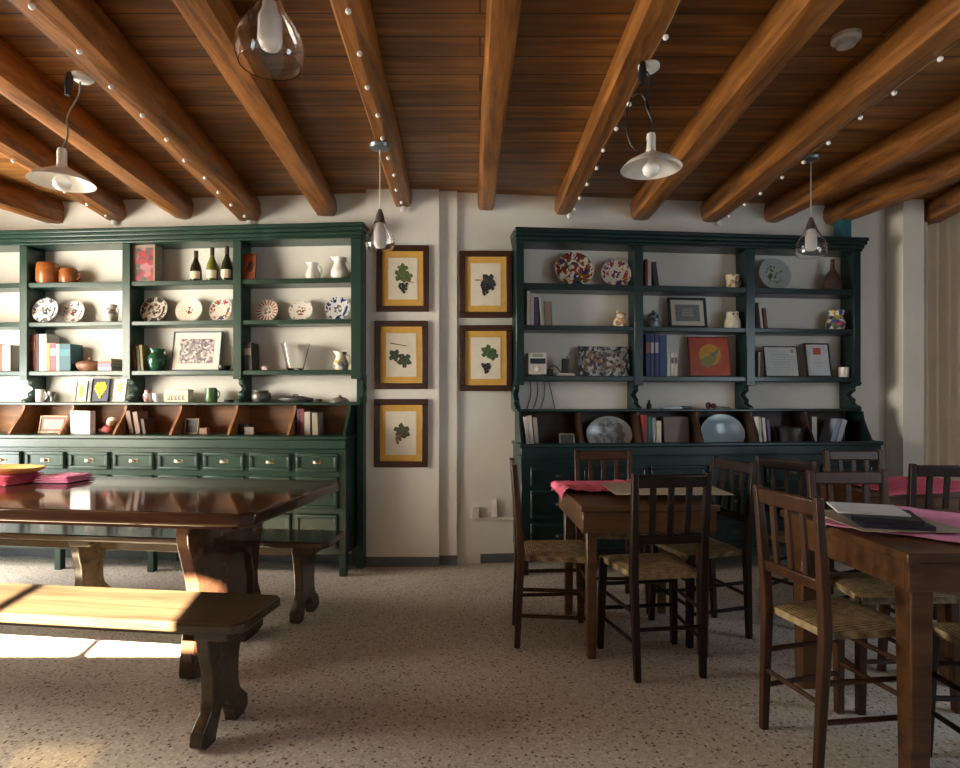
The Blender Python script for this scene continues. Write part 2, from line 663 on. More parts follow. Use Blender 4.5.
# pilaster between the dressers: a broad breast and a narrower step beside it
PX0, PX1, PX2 = at(366, 0, 4.40).x, at(439, 0, 4.40).x, at(457, 0, 4.44).x
struct(MB().box(PX0, PX1, 4.40, 4.478, 0, CEIL).build('wall_pilaster', M['wall'], smooth=0))
struct(MB().box(PX1, PX2, 4.44, 4.478, 0, CEIL).build('wall_pilaster', M['wall'], smooth=0))
px0, px1 = at(905, 0, 4.6).x, at(926, 0, 4.6).x
struct(MB().box(px0, px1, 4.62, wall_y(px0), 0, CEIL).build('wall_pilaster', M['wall'], smooth=0))
# baseboard
mb = MB()
mb.box(PX0, PX1, 4.39, 4.40, 0, 0.07)
mb.box(PX1, PX2, 4.43, 4.44, 0, 0.07)
mb.prism([(PX2, wall_y(PX2) - 0.012), (px0, wall_y(px0) - 0.012), (px0, wall_y(px0)), (PX2, wall_y(PX2))], 'z', 0, 0.07)
mb.prism([(XL, wall_y(XL) - 0.012), (PX0, wall_y(PX0) - 0.012), (PX0, wall_y(PX0)), (XL, wall_y(XL))], 'z', 0, 0.07)
struct(mb.build('baseboard_back', M['base'], smooth=0))

# curtain in the right corner
mb = MB()
n = 90
x0, x1 = px1 + 0.01, 4.15
A = []
for i in range(n + 1):
    x = x0 + (x1 - x0) * i / n
    y = wall_y(x) - 0.10 + 0.045 * math.sin(i * 0.50) + 0.015 * math.sin(i * 0.23 + 1)
    A.append((x, y))
poly = A + [(x, y + 0.006) for x, y in reversed(A)]
mb.prism(poly, 'z', 0.03, CEIL - 0.02)
tag(mb.build('curtain', M['curtain'], smooth=60), 'long cream curtain in folds hanging in the far right corner', 'curtain')

# ------------------------------------------------------------------ ceiling beams
# (wall end column, near column, near row, radius)
BEAMS = [(-52, -215, 190, 0.085), (31, -60, 190, 0.09), (106, 0, 150, 0.083), (177, 0, 88, 0.085), (246, 26, 0, 0.098),
         (325, 186, 0, 0.088), (404, 345, 0, 0.07), (486, 506, 0, 0.068), (565, 668, 0, 0.073), (645, 830, 0, 0.085),
         (720, 958, 30, 0.085), (792, 960, 132, 0.080), (863, 960, 196, 0.08), (950, 1010, 160, 0.08)]
ordn = ['first', 'second', 'third', 'fourth', 'fifth', 'sixth', 'seventh', 'eighth', 'ninth', 'tenth', 'eleventh', 'twelfth', 'thirteenth', 'fourteenth']
BL = []
for i, (pw, pn, pyn, r) in enumerate(BEAMS):
    x1 = (pw - CX) / F * 4.48
    zc = CEIL - r
    Yn = (zc - r - CAMZ) * F / (CY - pyn)
    xn = (pn - CX) / F * Yn
    sl = (xn - x1) / (Yn - 4.48) if abs(Yn - 4.48) > 0.4 else 0.0
    sl = max(-0.2, min(0.2, sl))
    x1w = x1
    y1 = wall_y(x1w) - 0.004
    if PX0 - r < x1 < PX1 + r:
        y1 = 4.394
    y0 = YF + 0.01
    BL.append((x1w, y1, sl, zc, r))
    mb = MB()
    rings = []
    N, K = 16, 14
    for j in range(N + 1):
        y = y0 + (y1 - y0) * j / N
        x = x1w + sl * (y - 4.48)
        ring = []
        for k in range(K):
            a = 2 * PI * k / K
            ca, sa = math.cos(a), math.sin(a)
            e = 1 / (abs(ca) ** 4.6 + abs(sa) ** 4.6) ** (1 / 4.6)
            q = noise.noise(Vector((i * 7.1 + ca * 0.8, y * 1.1, sa * 0.8)))
            rr = r * e * (0.93 + 0.11 * q) * (1 + 0.05 * noise.noise(Vector((i * 3.3 + ca * 2.5, y * 3.2, sa * 2.5))))
            z = min(zc + rr * sa, CEIL - 0.0005)
            if sa > 0.75:
                z = CEIL - 0.0005
            ring.append(mb.bm.verts.new((x + rr * ca - x1w, y - y1, z - CEIL)))
        rings.append(ring)
    mb._skin(rings, True)
    o = mb.build('ceiling_beam', M['beam'], loc=(x1w, y1, CEIL), smooth=50)
    where = '' if i else ' beyond the lamps at the far left'
    tag(o, '%s rough-hewn brown log beam of the ceiling, counted from the left' % ordn[i].capitalize() + where, 'beam', 'log ceiling beams')

# ------------------------------------------------------------------ dressers


def molding(mb, x0, x1, z0, z1, prot, y_back, side):
    """Cornice: stepped profile swept along the front and returned on the ends."""
    h = z1 - z0
    steps = [(0.0, 0.18, 0.25), (0.18, 0.45, 0.45), (0.45, 0.72, 0.8), (0.72, 1.0, 1.0)]
    for a, b, p in steps:
        q = prot * p
        mb.box(x0 - (q * 0.35 if side[0] else 0), x1 + (q * 0.6 if side[1] else 0), -q, y_back, z0 + a * h, z0 + b * h)


def drawer(parent, x0, x1, z0, z1, yf, mat, knob):
    mb = MB()
    mb.box(x0, x1, yf - 0.014, yf, z0, z1)
    t = 0.024
    for a, b, p, q in ((x0, x1, z1 - t, z1), (x0, x1, z0, z0 + t), (x0, x0 + t, z0 + t, z1 - t), (x1 - t, x1, z0 + t, z1 - t)):
        mb.box(a, b, yf - 0.026, yf - 0.0141, p, q)
    d = mb.build('drawer', mat, parent, bevel=0.006, seg=2)
    cx, cz = (x0 + x1) / 2, (z0 + z1) / 2
    hb = MB()
    hb.box(cx - 0.032, cx + 0.032, yf - 0.018, yf - 0.0142, cz - 0.012, cz + 0.012)
    hb.ball((cx, yf - 0.026, cz), 0.024, 1.0, 0.6, 0.55, 12)
    hb.build('handle', knob, d)
    return d


def bracket_profile(zt, zb, d):
    """Scrolled support between the lowest shelf and the pigeonholes (y, z)."""
    h = zt - zb
    pts = [(d, zt), (0.0, zt), (0.0, zt - 0.08 * h)]
    for i in range(13):
        t = i / 12
        y = 0.02 + 0.075 * math.sin(PI * t) + 0.018 * math.sin(5 * PI * t)
        pts.append((y, zt - h * (0.10 + 0.78 * t)))
    pts += [(0.0, zb + 0.06 * h), (0.0, zb), (d, zb)]
    return pts


def divider_profile(zt, zb, yt, yb, d):
    pts = [(d, zt), (yt, zt)]
    for i in range(1, 11):
        t = i / 10
        s = t * t * (3 - 2 * t)
        pts.append((yt + (yb - yt) * (0.5 * s + 0.5 * t ** 1.6), zt + (zb - zt) * t))
    pts += [(d, zb)]
    return pts


def dresser(fr, x0, x1, ups, zz, divs, name, label, mat, cub, bx0, bx1, drw, legs, ends, group, knob):
    """zz: cornice top/bottom, the three shelves, the pigeonhole top, the counter, all as (top, bottom)."""
    root = thing(name, label, 'dresser', (fr.ox, fr.oy, 0), fr.r, group)
    D = DEP - 0.004
    (ct, cb), sh, (pt, pb), (kt, kb) = zz['cornice'], zz['shelves'], zz['pigeon'], zz['counter']
    mb = MB()
    molding(mb, x0, x1, cb, ct, 0.05, D, ends)
    mb.build('cornice', mat, root, bevel=0.006, seg=2)
    for t, b in sh:
        MB().box(x0 + 0.002, x1 - 0.002, 0.012, D, b, t).build('shelf', mat, root, bevel=0.005, seg=2)
    MB().box(x0 + 0.002, x1 - 0.002, -0.012, D, pb, pt).build('shelf', mat, root, bevel=0.005, seg=2)
    low = sh[-1][1]
    kf = zz.get('floor', kt)
    yb = -0.15
    for i, (ux, uw, end) in enumerate(ups):
        mb = MB()
        mb.box(ux - uw / 2, ux + uw / 2, 0, 0.03, low - 0.03, cb)       # face frame
        pw = 0.024
        px_ = ux if not end else ux + end * (uw / 2 - pw / 2)
        mb.box(px_ - pw / 2, px_ + pw / 2, 0.03, D, low - 0.0001, cb)
        mb.prism([(y, z) for y, z in bracket_profile(low, pt, D)], 'x', px_ - 0.02, px_ + 0.02)
        mb.build('upright', mat, root, bevel=0.003)
    # back board and dividers of the pigeonholes
    MB().box(bx0 + 0.03, bx1 - 0.03, D - 0.014, D - 0.001, kf + 0.001, pb - 0.001).build('pigeonhole_back', cub, root)
    for dx, isend in divs:
        mb = MB()
        mb.prism(divider_profile(pb - 0.001, kf + 0.001, 0.0, -0.135, D - 0.015), 'x', dx - 0.009, dx + 0.009)
        mb.build('divider', mat if isend else cub, root)
    # base
    mb = MB()
    if kf < kt:
        mb.box(bx0 - 0.012, bx1 + 0.012, yb - 0.025, yb + 0.012, kb, kt)
        mb.box(bx0 - 0.012, bx0 + 0.009, yb + 0.0121, D, kb, kt)
        mb.box(bx1 - 0.009, bx1 + 0.012, yb + 0.0121, D, kb, kt)
    else:
        mb.box(bx0 - 0.012, bx1 + 0.012, yb - 0.025, D, kb, kt)
    mb.build('counter', mat, root, bevel=0.007, seg=2)
    mb = MB()
    if kf < kt:
        mb.box(bx0, bx1, yb, D, 0.15, kf)
        mb.box(bx0, bx1, yb, yb + 0.012, kf, kb - 0.0005)
        mb.box(bx0, bx0 + 0.009, yb + 0.012, D, kf, kb - 0.0005)
        mb.box(bx1 - 0.009, bx1, yb + 0.012, D, kf, kb - 0.0005)
    else:
        mb.box(bx0, bx1, yb, D, 0.15, kb - 0.0005)
    mb.box(bx0, bx1, yb - 0.012, yb - 0.0005, kb - 0.060, kb - 0.001)
    mb.box(bx0, bx1, yb - 0.010, yb - 0.0005, kb - 0.078, kb - 0.064)
    mb.build('carcass', mat, root, bevel=0.003)
    for a, b, p, q in drw:
        drawer(root, a, b, p, q, yb - 0.0005, mat, knob)
    for lx in legs:
        mb = MB()
        mb.box(lx - 0.024, lx + 0.024, yb + 0.002, yb + 0.052, 0, 0.1495)
        mb.build('leg', mat, root, bevel=0.003)
        MB().box(lx - 0.024, lx + 0.024, D - 0.056, D - 0.004, 0, 0.1495).build('leg', mat, root, bevel=0.003)
    return root


# the left dresser
ZL = dict(cornice=(2.478, 2.375), shelves=[(2.098, 2.062), (1.802, 1.769), (1.437, 1.402)], pigeon=(1.203, 1.182), counter=(0.972, 0.944))
bxr = DL.lx(346, -0.15)
uL = [DL.lx(p, 0) for p in (-84, 23, 126, 237)]
u_end = DL.lx(356, 0)
upsL = [(x, 0.062, 0) for x in uL] + [(u_end, 0.075, 1)]
x_end = u_end + 0.0375
xl0 = uL[0] - 0.04
bx0L = xl0
divp = [(24, -1), (73, 48), (126, 101), (181, 161), (237, 222), (295, 284)]
divsL = [(DL.lx(a, 0.0), False) for a, b in divp] + [(DL.lx(-33, 0), False), (DL.lx(-84, 0), False), (bxr - 0.02, True)]
drwL = []
e0, pitch, wdt = bxr - 0.055, 0.332, 0.292
for i in range(9):
    b = e0 - i * pitch
    if b - wdt < bx0L + 0.02:
        break
    drwL += [(b - wdt, b, 0.728, 0.852), (b - wdt, b, 0.47, 0.69), (b - wdt, b, 0.195, 0.43)]
legsL = [bxr - 0.026, DL.lx(150, -0.15), DL.lx(57, -0.15), bx0L + 0.03]
left_dresser = dresser(DL, xl0, x_end, upsL, ZL, divsL, 'dresser', 'long dark green dresser with brown pigeonholes behind the left table', M['green'], M['cubby'],
                       bx0L, bxr, drwL, legsL, (0, 1), None, M['brass'])
# rear stile that runs to the floor beside the base
MB().box(bxr + 0.014, x_end, 0.06, DEP - 0.004, 0, ZL['shelves'][-1][1] - 0.001).build('stile', M['green'], left_dresser, bevel=0.003)

# the right dresser
ZR = dict(cornice=(2.452, 2.355), shelves=[(2.066, 2.022), (1.762, 1.726), (1.396, 1.358)], pigeon=(1.153, 1.135), counter=(0.917, 0.889), floor=0.83)
xr0, xr1 = DR.lx(516.5, 0), DR.lx(861, 0)
b0R, b1R = DR.lx(521, -0.15), DR.lx(880, -0.15)
upsR = [(xr0 + 0.027, 0.055, -1), (DR.lx(639, 0), 0.066, 0), (DR.lx(751, 0), 0.066, 0), (xr1 - 0.027, 0.055, 1)]
divsR = [(b0R + 0.02, True), (DR.lx(580, 0), False), (DR.lx(638, 0), False), (DR.lx(697, 0), False), (DR.lx(751, 0), False),
         (DR.lx(806, 0), False), (b1R - 0.02, True)]
drwR = []
nw = 6
w6 = (b1R - b0R - 0.10) / nw
for i in range(nw):
    a = b0R + 0.05 + i * w6
    drwR += [(a + 0.015, a + w6 - 0.015, 0.625, 0.755), (a + 0.015, a + w6 - 0.015, 0.40, 0.59), (a + 0.015, a + w6 - 0.015, 0.185, 0.365)]
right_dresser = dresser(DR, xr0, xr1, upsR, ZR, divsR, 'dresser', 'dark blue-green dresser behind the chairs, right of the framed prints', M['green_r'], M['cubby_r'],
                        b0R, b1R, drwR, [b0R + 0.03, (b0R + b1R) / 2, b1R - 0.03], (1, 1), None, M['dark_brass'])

# ------------------------------------------------------------------ framed prints on the wall


LEAFZ = [0.0146]


def leaf_poly(r, seed):
    rnd = random.Random(seed)
    pts = []
    ph = rnd.uniform(0, 6)
    for k in range(40):
        a = 2 * PI * k / 40
        rr = r * (0.56 + 0.42 * abs(math.cos(2.5 * a + ph)) + 0.06 * math.sin(12 * a + seed) + 0.1 * math.sin(a + seed))
        pts.append((rr * math.cos(a), rr * math.sin(a)))
    return pts


LEAFC = [plain('leaf_tint', c, 0.8, var=0.55, scale=60) for c in ((0.09, 0.13, 0.035), (0.05, 0.062, 0.035), (0.075, 0.08, 0.04), (0.028, 0.036, 0.028), (0.05, 0.095, 0.035))]
GRAPEC = [plain('grape_tint', c, 0.8, var=0.5, scale=60) for c in ((0.03, 0.035, 0.035), (0.03, 0.025, 0.03), (0.16, 0.11, 0.085), (0.014, 0.012, 0.022), (0.02, 0.014, 0.03))]
TWIG = colmat((0.20, 0.10, 0.04))


def wall_print(pxl, pxr, pyt, pyb, yw, idx, label, leafs, grapes, twig):
    cx = (pxl + pxr) / 2
    X = (cx - CX) / F * yw
    z1 = CAMZ + (CY - pyt) / F * yw
    z0 = CAMZ + (CY - pyb) / F * yw
    w, h = (pxr - pxl) / F * yw, z1 - z0
    t = thing('framed_print', label, 'picture', (X, yw, z0), 0, 'framed grapevine prints')
    fw = 0.042
    mb = MB()
    for a, b, p, q in ((-w / 2, w / 2, 0, fw), (-w / 2, w / 2, h - fw, h), (-w / 2, -w / 2 + fw, fw, h - fw), (w / 2 - fw, w / 2, fw, h - fw)):
        mb.box(a, b, -0.028, -0.001, p, q)
    mb.build('frame', M['frame'], t, bevel=0.005, seg=2)
    MB().box(-w / 2 + fw, w / 2 - fw, -0.012, -0.002, fw, h - fw).build('mount', M['mat'], t)
    a, b, p, q = -w / 2 + fw + 0.042, w / 2 - fw - 0.042, fw + 0.048, h - fw - 0.048
    pr = MB().box(a, b, -0.0145, -0.0121, p, q).build('print', M['paper'], t)
    mw, mh = (b - a), (q - p)
    mz = (p + q) / 2
    for li, (lx, lz, lr) in enumerate(leafs):
        mb = MB()
        mb.prism([(lx * mw + x, mz + lz * mh + z) for x, z in leaf_poly(lr * mw, idx * 3 + lr * 10)], 'y', -0.0154 - 0.0009 * li, -0.0147 - 0.0009 * li)
        mb.build('leaf', LEAFC[idx], pr, smooth=0)
    if grapes:
        mb = MB()
        gx, gz, gr, nr = grapes
        for row in range(nr):
            cnt = max(1, nr - row - (1 if row == 0 else 0))
            for c in range(cnt):
                x = gx * mw + (c - (cnt - 1) / 2 + 0.35 * math.sin(row * 5.1 + c * 2.3 + idx)) * gr * mw * 1.4
                z = mz + gz * mh - (row + 0.3 * math.sin(c * 3.7 + idx)) * gr * mw * 1.35
                mb.ball((x, -0.0185, z), gr * mw, 1, 0.10, 1, 10)
        mb.build('grapes', GRAPEC[idx], pr)
    if twig:
        mb = MB()
        mb.bar((twig[0] * mw, -0.0182, mz + twig[1] * mh), (twig[2] * mw, -0.0182, mz + twig[3] * mh), 0.009, 0.0008, up=(0, 1, 0), w2=0.006)
        mb.build('twig', TWIG, pr)
    return t


wall_print(377, 429, 246, 312, 4.40, 0, 'framed green vine leaf print at the top of the left column of prints',
           [(-0.05, 0.10, 0.27), (0.14, 0.05, 0.2), (-0.02, 0.24, 0.2)], (0.02, -0.14, 0.05, 5), (0.05, -0.04, 0.38, -0.1))
wall_print(375, 428, 321, 389, 4.40, 1, 'framed print of two dark leaves under a twig, middle of the left column of prints',
           [(-0.2, -0.02, 0.22), (0.12, -0.14, 0.26)], None, (-0.36, 0.27, 0.18, 0.2))
wall_print(374.5, 428, 399, 467, 4.40, 2, 'framed print of a dark leaf and pale stem, lowest in the left column of prints',
           [(0.0, 0.06, 0.27), (0.1, 0.02, 0.2)], (-0.08, -0.06, 0.05, 4), None)
wall_print(459.5, 511.8, 251.5, 318, 4.47, 3, 'framed print of a black leaf and grapes, upper one in the right column of prints',
           [(0.10, 0.08, 0.26), (0.18, -0.02, 0.2)], (-0.02, -0.02, 0.055, 5), (-0.35, 0.10, 0.0, 0.1))
wall_print(459.5, 511.8, 325.5, 391, 4.47, 4, 'framed print of a green leaf over dark grapes, lower in the right column of prints',
           [(0.05, 0.16, 0.25), (0.22, 0.08, 0.2)], (0.02, -0.16, 0.05, 5), None)

# ------------------------------------------------------------------ chairs


def make_chair(wm, rm, loc, rot, label, sc=1.0):
    """Rush-seated chair; it faces its own +y."""
    t = thing('chair', label, 'chair', loc, rot, 'rush-seated wooden chairs')
    t.scale = (sc, sc, sc)
    H = 0.905
    bx_t, bx_s, bx_f = 0.168, 0.160, 0.150
    s = 0.032
    for q in (-1, 1):
        mb = MB()
        # one bent post from foot to top
        pts = [(q * bx_f, -0.185, 0), (q * bx_s, -0.165, 0.44), (q * bx_s * 1.01, -0.172, 0.58), (q * bx_t, -0.200, H)]
        ws = [0.028, 0.036, 0.034, 0.028]
        rings = []
        for (x, y, z), w in zip(pts, ws):
            rings.append([mb.bm.verts.new((x + i * w / 2, y + j * w / 2, z)) for i, j in ((-1, -1), (1, -1), (1, 1), (-1, 1))])
        mb._skin(rings, True)
        mb.build('leg', wm, t, bevel=0.005, seg=2)
        mb = MB()
        mb.bar((q * 0.192, 0.178, 0), (q * 0.180, 0.165, 0.452), 0.03, 0.03, w2=0.037, d2=0.037)
        mb.build('leg', wm, t, bevel=0.005, seg=2)
    # back

    def by(z):
        return -0.172 - 0.028 * (z - 0.58) / (H - 0.58)

    def bxx(z):
        return 0.1616 + (0.168 - 0.1616) * (z - 0.58) / (H - 0.58)
    mb = MB()
    zs0, zs1 = 0.84, 0.897
    mb.bar((-bxx(0.87) + 0.012, by(0.868), 0.868), (bxx(0.87) - 0.012, by(0.868), 0.868), 0.057, 0.022, up=(0, 1, 0.16))
    mb.build('top_rail', wm, t, bevel=0.006, seg=2)
    mb = MB()
    mb.bar((-bxx(0.61) + 0.01, by(0.61), 0.61), (bxx(0.61) - 0.01, by(0.61), 0.61), 0.04, 0.02, up=(0, 1, 0.16))
    mb.build('back_rail', wm, t, bevel=0.004, seg=2)
    for k in (-1, 0, 1):
        mb = MB()
        mb.bar((k * 0.081, by(0.629), 0.629), (k * 0.083, by(0.841), 0.841), 0.028, 0.013, up=(0, 1, 0))
        mb.build('slat', wm, t, bevel=0.003)
    # seat: four woven triangles falling to the middle, over rounded rails
    mb = MB()
    bl, brr, fr_, fl = (-0.150, -0.150), (0.150, -0.150), (0.192, 0.188), (-0.192, 0.188)
    zt = 0.470
    cor = [fl, fr_, brr, bl]
    grid = 8
    P = {}
    for i in range(grid + 1):
        for j in range(grid + 1):
            u, v = i / grid, j / grid
            a = Vector(bl).lerp(Vector(brr), u)
            b = Vector(fl).lerp(Vector(fr_), u)
            p = a.lerp(b, v)
            e = min(u, 1 - u, v, 1 - v) * 2
            z = zt - 0.012 * e + (-0.016 if e == 0 else 0)
            P[i, j] = mb.bm.verts.new((p.x, p.y, z))
    for i in range(grid):
        for j in range(grid):
            mb.bm.faces.new((P[i, j], P[i + 1, j], P[i + 1, j + 1], P[i, j + 1]))
    loop = [(i, 0) for i in range(grid)] + [(grid, j) for j in range(grid)] + [(i, grid) for i in range(grid, 0, -1)] + [(0, j) for j in range(grid, 0, -1)]
    low = []
    for ij in loop:
        c = P[ij].co
        low.append(mb.bm.verts.new((c.x * 0.985, c.y * 0.985, 0.428)))
    L = len(loop)
    for k in range(L):
        mb.bm.faces.new((P[loop[k]], P[loop[(k + 1) % L]], low[(k + 1) % L], low[k]))
    mb.bm.faces.new(low)
    mb.build('seat', rm, t, smooth=60)
    # stretchers

    def leg_at(q, front, z):
        if front:
            f = z / 0.452
            return Vector((q * (0.192 - 0.012 * f), 0.178 - 0.013 * f, z))
        f = z / 0.44
        return Vector((q * (bx_f + (bx_s - bx_f) * f), -0.185 + 0.02 * f, z))
    for q in (-1, 1):
        for z in (0.16, 0.29):
            MB().tube([leg_at(q, False, z), leg_at(q, True, z)], 0.0095).build('stretcher', wm, t)
    for z in (0.20, 0.32):
        MB().tube([leg_at(-1, True, z), leg_at(1, True, z)], 0.0095).build('stretcher', wm, t)
    MB().tube([leg_at(-1, False, 0.22), leg_at(1, False, 0.22)], 0.0095).build('stretcher', wm, t)
    return t


def face(dx, dy):
    return math.atan2(-dx, dy)


ch_dark = make_chair(M['chair'], M['rush'], (0.805, 2.80, 0), R(8), 'dark chair with its back to the viewer at the middle table', 1.0)
ch_red = make_chair(M['chair2'], M['rush'], (1.262, 2.137, 0), face(0.97, 0.21), 'reddish-brown chair with straw seat, nearest one at the left of the near right table')
G = 'rush-seated wooden chairs'
dup(ch_red, (0.37, 3.10, 0), face(1, -0.02), 'brown chair seen from the side at the left end of the middle table', G)
dup(ch_red, (0.775, 3.60, 0), face(-0.02, -1), 'brown chair behind the middle table, its back to the dresser', G)
dup(ch_dark, (1.165, 3.18, 0), face(-0.977, -0.21), 'dark chair turned sideways at the right end of the middle table', G)
dup(ch_red, (1.665, 2.515, 0), face(0.03, -1), 'brown chair tucked behind the near right table beside the menus', G)
dup(ch_dark, (1.71, 1.87, 0), face(0.06, 1), 'chair at the near side of the near right table, cut by the right picture edge', G)
dup(ch_dark, (1.84, 3.36, 0), face(0.88, 0.47), 'dark chair at the left end of the table farthest back', G)
dup(ch_red, (2.36, 3.60, 0), face(0.0, -1), 'light brown chair behind the table farthest back, against the dresser end', G)
dup(ch_dark, (2.33, 3.17, 0), face(0.06, 1), 'dark chair between the near right table and the table farthest back', G)

ch_red.scale = (0.88, 1, 1)

# ------------------------------------------------------------------ square tables


def square_table(x0, x1, y0, y1, h, rot, label, leg, ap, mat):
    cx, cy = (x0 + x1) / 2, (y0 + y1) / 2
    w, d = (x1 - x0) / 2, (y1 - y0) / 2
    t = thing('table', label, 'table', (cx, cy, 0), rot, 'square wooden tables')
    MB().box(-w, w, -d, d, h - 0.03, h).build('tabletop', mat, t, bevel=0.004, seg=2)
    mb = MB()
    i = 0.012
    for a, b, p, q in ((-w + i, w - i, -d + i, -d + i + 0.022), (-w + i, w - i, d - i - 0.022, d - i),
                       (-w + i, -w + i + 0.022, -d + i + 0.022, d - i - 0.022), (w - i - 0.022, w - i, -d + i + 0.022, d - i - 0.022)):
        mb.box(a, b, p, q, h - 0.03 - ap, h - 0.0301)
    mb.build('apron', mat, t, bevel=0.003)
    k = leg / 2 + i + 0.022
    for sx in (-1, 1):
        for sy in (-1, 1):
            X, Y = sx * (w - k), sy * (d - k)
            mb = MB()
            mb.bar((X, Y, 0), (X, Y, h - 0.0302), leg * 0.8, leg * 0.8, w2=leg, d2=leg)
            mb.build('leg', mat, t, bevel=0.004)
    return t


MT = (0.455, 1.11, 2.79, 3.49, 0.73, R(2.0))
NT = (1.325, 2.10, 1.88, 2.64, 0.74, R(1.5))
FT = (2.0, 2.75, 3.12, 3.68, 0.74, 0)
square_table(*MT, 'square wooden table in the middle of the room with a pink cloth and beige placemat', 0.052, 0.10, M['table'])
square_table(*NT, 'square wooden table nearest at the right, with menus and a lilac pink cloth', 0.078, 0.095, M['table'])
square_table(*FT, 'square table farthest back at the right, under a red-pink cloth', 0.06, 0.085, M['table'])


def drape(T, cu, cv, su, sv, rot, mat, name, label, cat, lift=0.003, amp=0.010, nn=44, seed=1, thick=0.002):
    """A cloth lying on table T (its own axes), bending down over the table's edges."""
    x0, x1, y0, y1, h, tr = T
    cx, cy = (x0 + x1) / 2, (y0 + y1) / 2
    w, d = (x1 - x0) / 2, (y1 - y0) / 2
    mb = MB()
    V = {}
    cr, sr = math.cos(rot), math.sin(rot)
    for i in range(nn + 1):
        for j in range(nn + 1):
            u, v = (i / nn - 0.5) * su, (j / nn - 0.5) * sv
            wob = 0.02 * noise.noise(Vector((u * 5 + seed, v * 5, seed * 3)))
            x, y = cu + u * cr - v * sr + wob, cv + u * sr + v * cr + wob
            q = noise.noise(Vector((u * 7 + seed, v * 9, seed)))
            q2 = abs(noise.noise(Vector((u * 13 - seed, v * 4 + u * 8, seed + 5))))
            z = h + lift + amp * (0.55 * (q + 1) * 0.5 + 0.9 * q2)
            ox = max(0, abs(x) - w - 0.004)
            oy = max(0, abs(y) - d - 0.004)
            o = max(ox, oy)
            if o > 0:
                flare = 0.010 + 0.02 * abs(q) + 0.12 * o
                if ox > 0:
                    x = math.copysign(w + 0.004 + min(ox, flare), x)
                if oy > 0:
                    y = math.copysign(d + 0.004 + min(oy, flare), y)
                z = h + lift + amp * 0.4 - max(0, o - 0.012) * 0.93
            V[i, j] = mb.bm.verts.new((x, y, z))
    for i in range(nn):
        for j in range(nn):
            mb.bm.faces.new((V[i, j], V[i + 1, j], V[i + 1, j + 1], V[i, j + 1]))
    o = mb.build(name, mat, loc=(cx, cy, 0), rot=(0, 0, tr), smooth=80)
    so = o.modifiers.new('thick', 'SOLIDIFY')
    so.thickness = thick
    so.offset = 1
    return tag(o, label, cat)


drape(MT, -0.03, 0.18, 0.70, 0.42, R(-6), M['pink'], 'tablecloth', 'crumpled pink cloth across the back of the middle table', 'tablecloth', amp=0.036, seed=2)
drape(NT, 0.02, 0.03, 0.64, 0.64, R(42), M['pink2'], 'tablecloth', 'lilac pink cloth under the menus on the near right table', 'tablecloth', amp=0.016, seed=4)
drape(FT, 0.06, 0.02, 0.72, 0.66, R(3), M['pink'], 'tablecloth', 'red-pink cloth on the table farthest back at the right', 'tablecloth', amp=0.012, seed=6)


def flat_on(T, x0, x1, y0, y1, z0, th, rot, mat, name, label, cat, bevel=0.001):
    cx, cy = (T[0] + T[1]) / 2, (T[2] + T[3]) / 2
    p = Matrix.Rotation(T[5], 3, 'Z') @ Vector(((x0 + x1) / 2, (y0 + y1) / 2, 0))
    w, d = (x1 - x0) / 2, (y1 - y0) / 2
    o = MB().box(-w, w, -d, d, 0, th).build(name, mat, loc=(cx + p.x, cy + p.y, z0), rot=(0, 0, T[5] + rot), bevel=bevel)
    return tag(o, label, cat)


flat_on(MT, -0.14, 0.42, -0.31, 0.10, 0.7705, 0.003, R(-3), M['placemat'], 'placemat', 'large beige paper placemat on the pink cloth of the middle table', 'placemat')
flat_on(NT, -0.37, 0.00, -0.18, 0.22, 0.7622, 0.003, R(-5), M['placemat'], 'placemat', 'beige placemat under the dark menus on the near right table', 'placemat')
flat_on(NT, -0.32, -0.10, -0.16, 0.09, 0.7654, 0.018, R(-18), colmat((0.015, 0.02, 0.05)), 'menu', 'dark blue closed menu, lowest of the stack on the near right table', 'menu')
flat_on(NT, -0.33, -0.11, -0.14, 0.10, 0.7836, 0.016, R(-26), colmat((0.03, 0.03, 0.04)), 'menu', 'black menu in the middle of the stack on the near right table', 'menu')
flat_on(NT, -0.35, -0.12, -0.07, 0.15, 0.7998, 0.008, R(-22), colmat((0.72, 0.74, 0.76)), 'menu', 'white menu sheet on top of the dark menus on the near right table', 'menu')
cx, cy = (NT[0] + NT[1]) / 2, (NT[2] + NT[3]) / 2

# ------------------------------------------------------------------ the long table and its benches


def trestle_profile(h, top, waist, foot, arch):
    """Symmetric scrolled board outline (y, z)."""
    right = [(foot * 0.80, 0.0), (foot * 0.99, 0.02), (foot, 0.07 * h), (foot * 0.97, 0.16 * h), (waist * 1.14, 0.28 * h), (waist * 1.02, 0.38 * h),
             (waist, 0.47 * h), (waist * 1.05, 0.60 * h), (top * 0.90, 0.74 * h), (top * 0.985, 0.86 * h), (top, 0.94 * h), (top, h)]
    a = [(foot * 0.42, 0.0), (foot * 0.40, 0.05 * h), (foot * 0.2, arch * 0.85), (0.0, arch)]
    half = a[::-1] + right
    return half + [(-y, z) for y, z in reversed(half[1:])]


def long_frame(x, y, rot):
    c, s = math.cos(rot), math.sin(rot)
    return lambda lx, ly: (x + lx * c - ly * s, y + lx * s + ly * c)


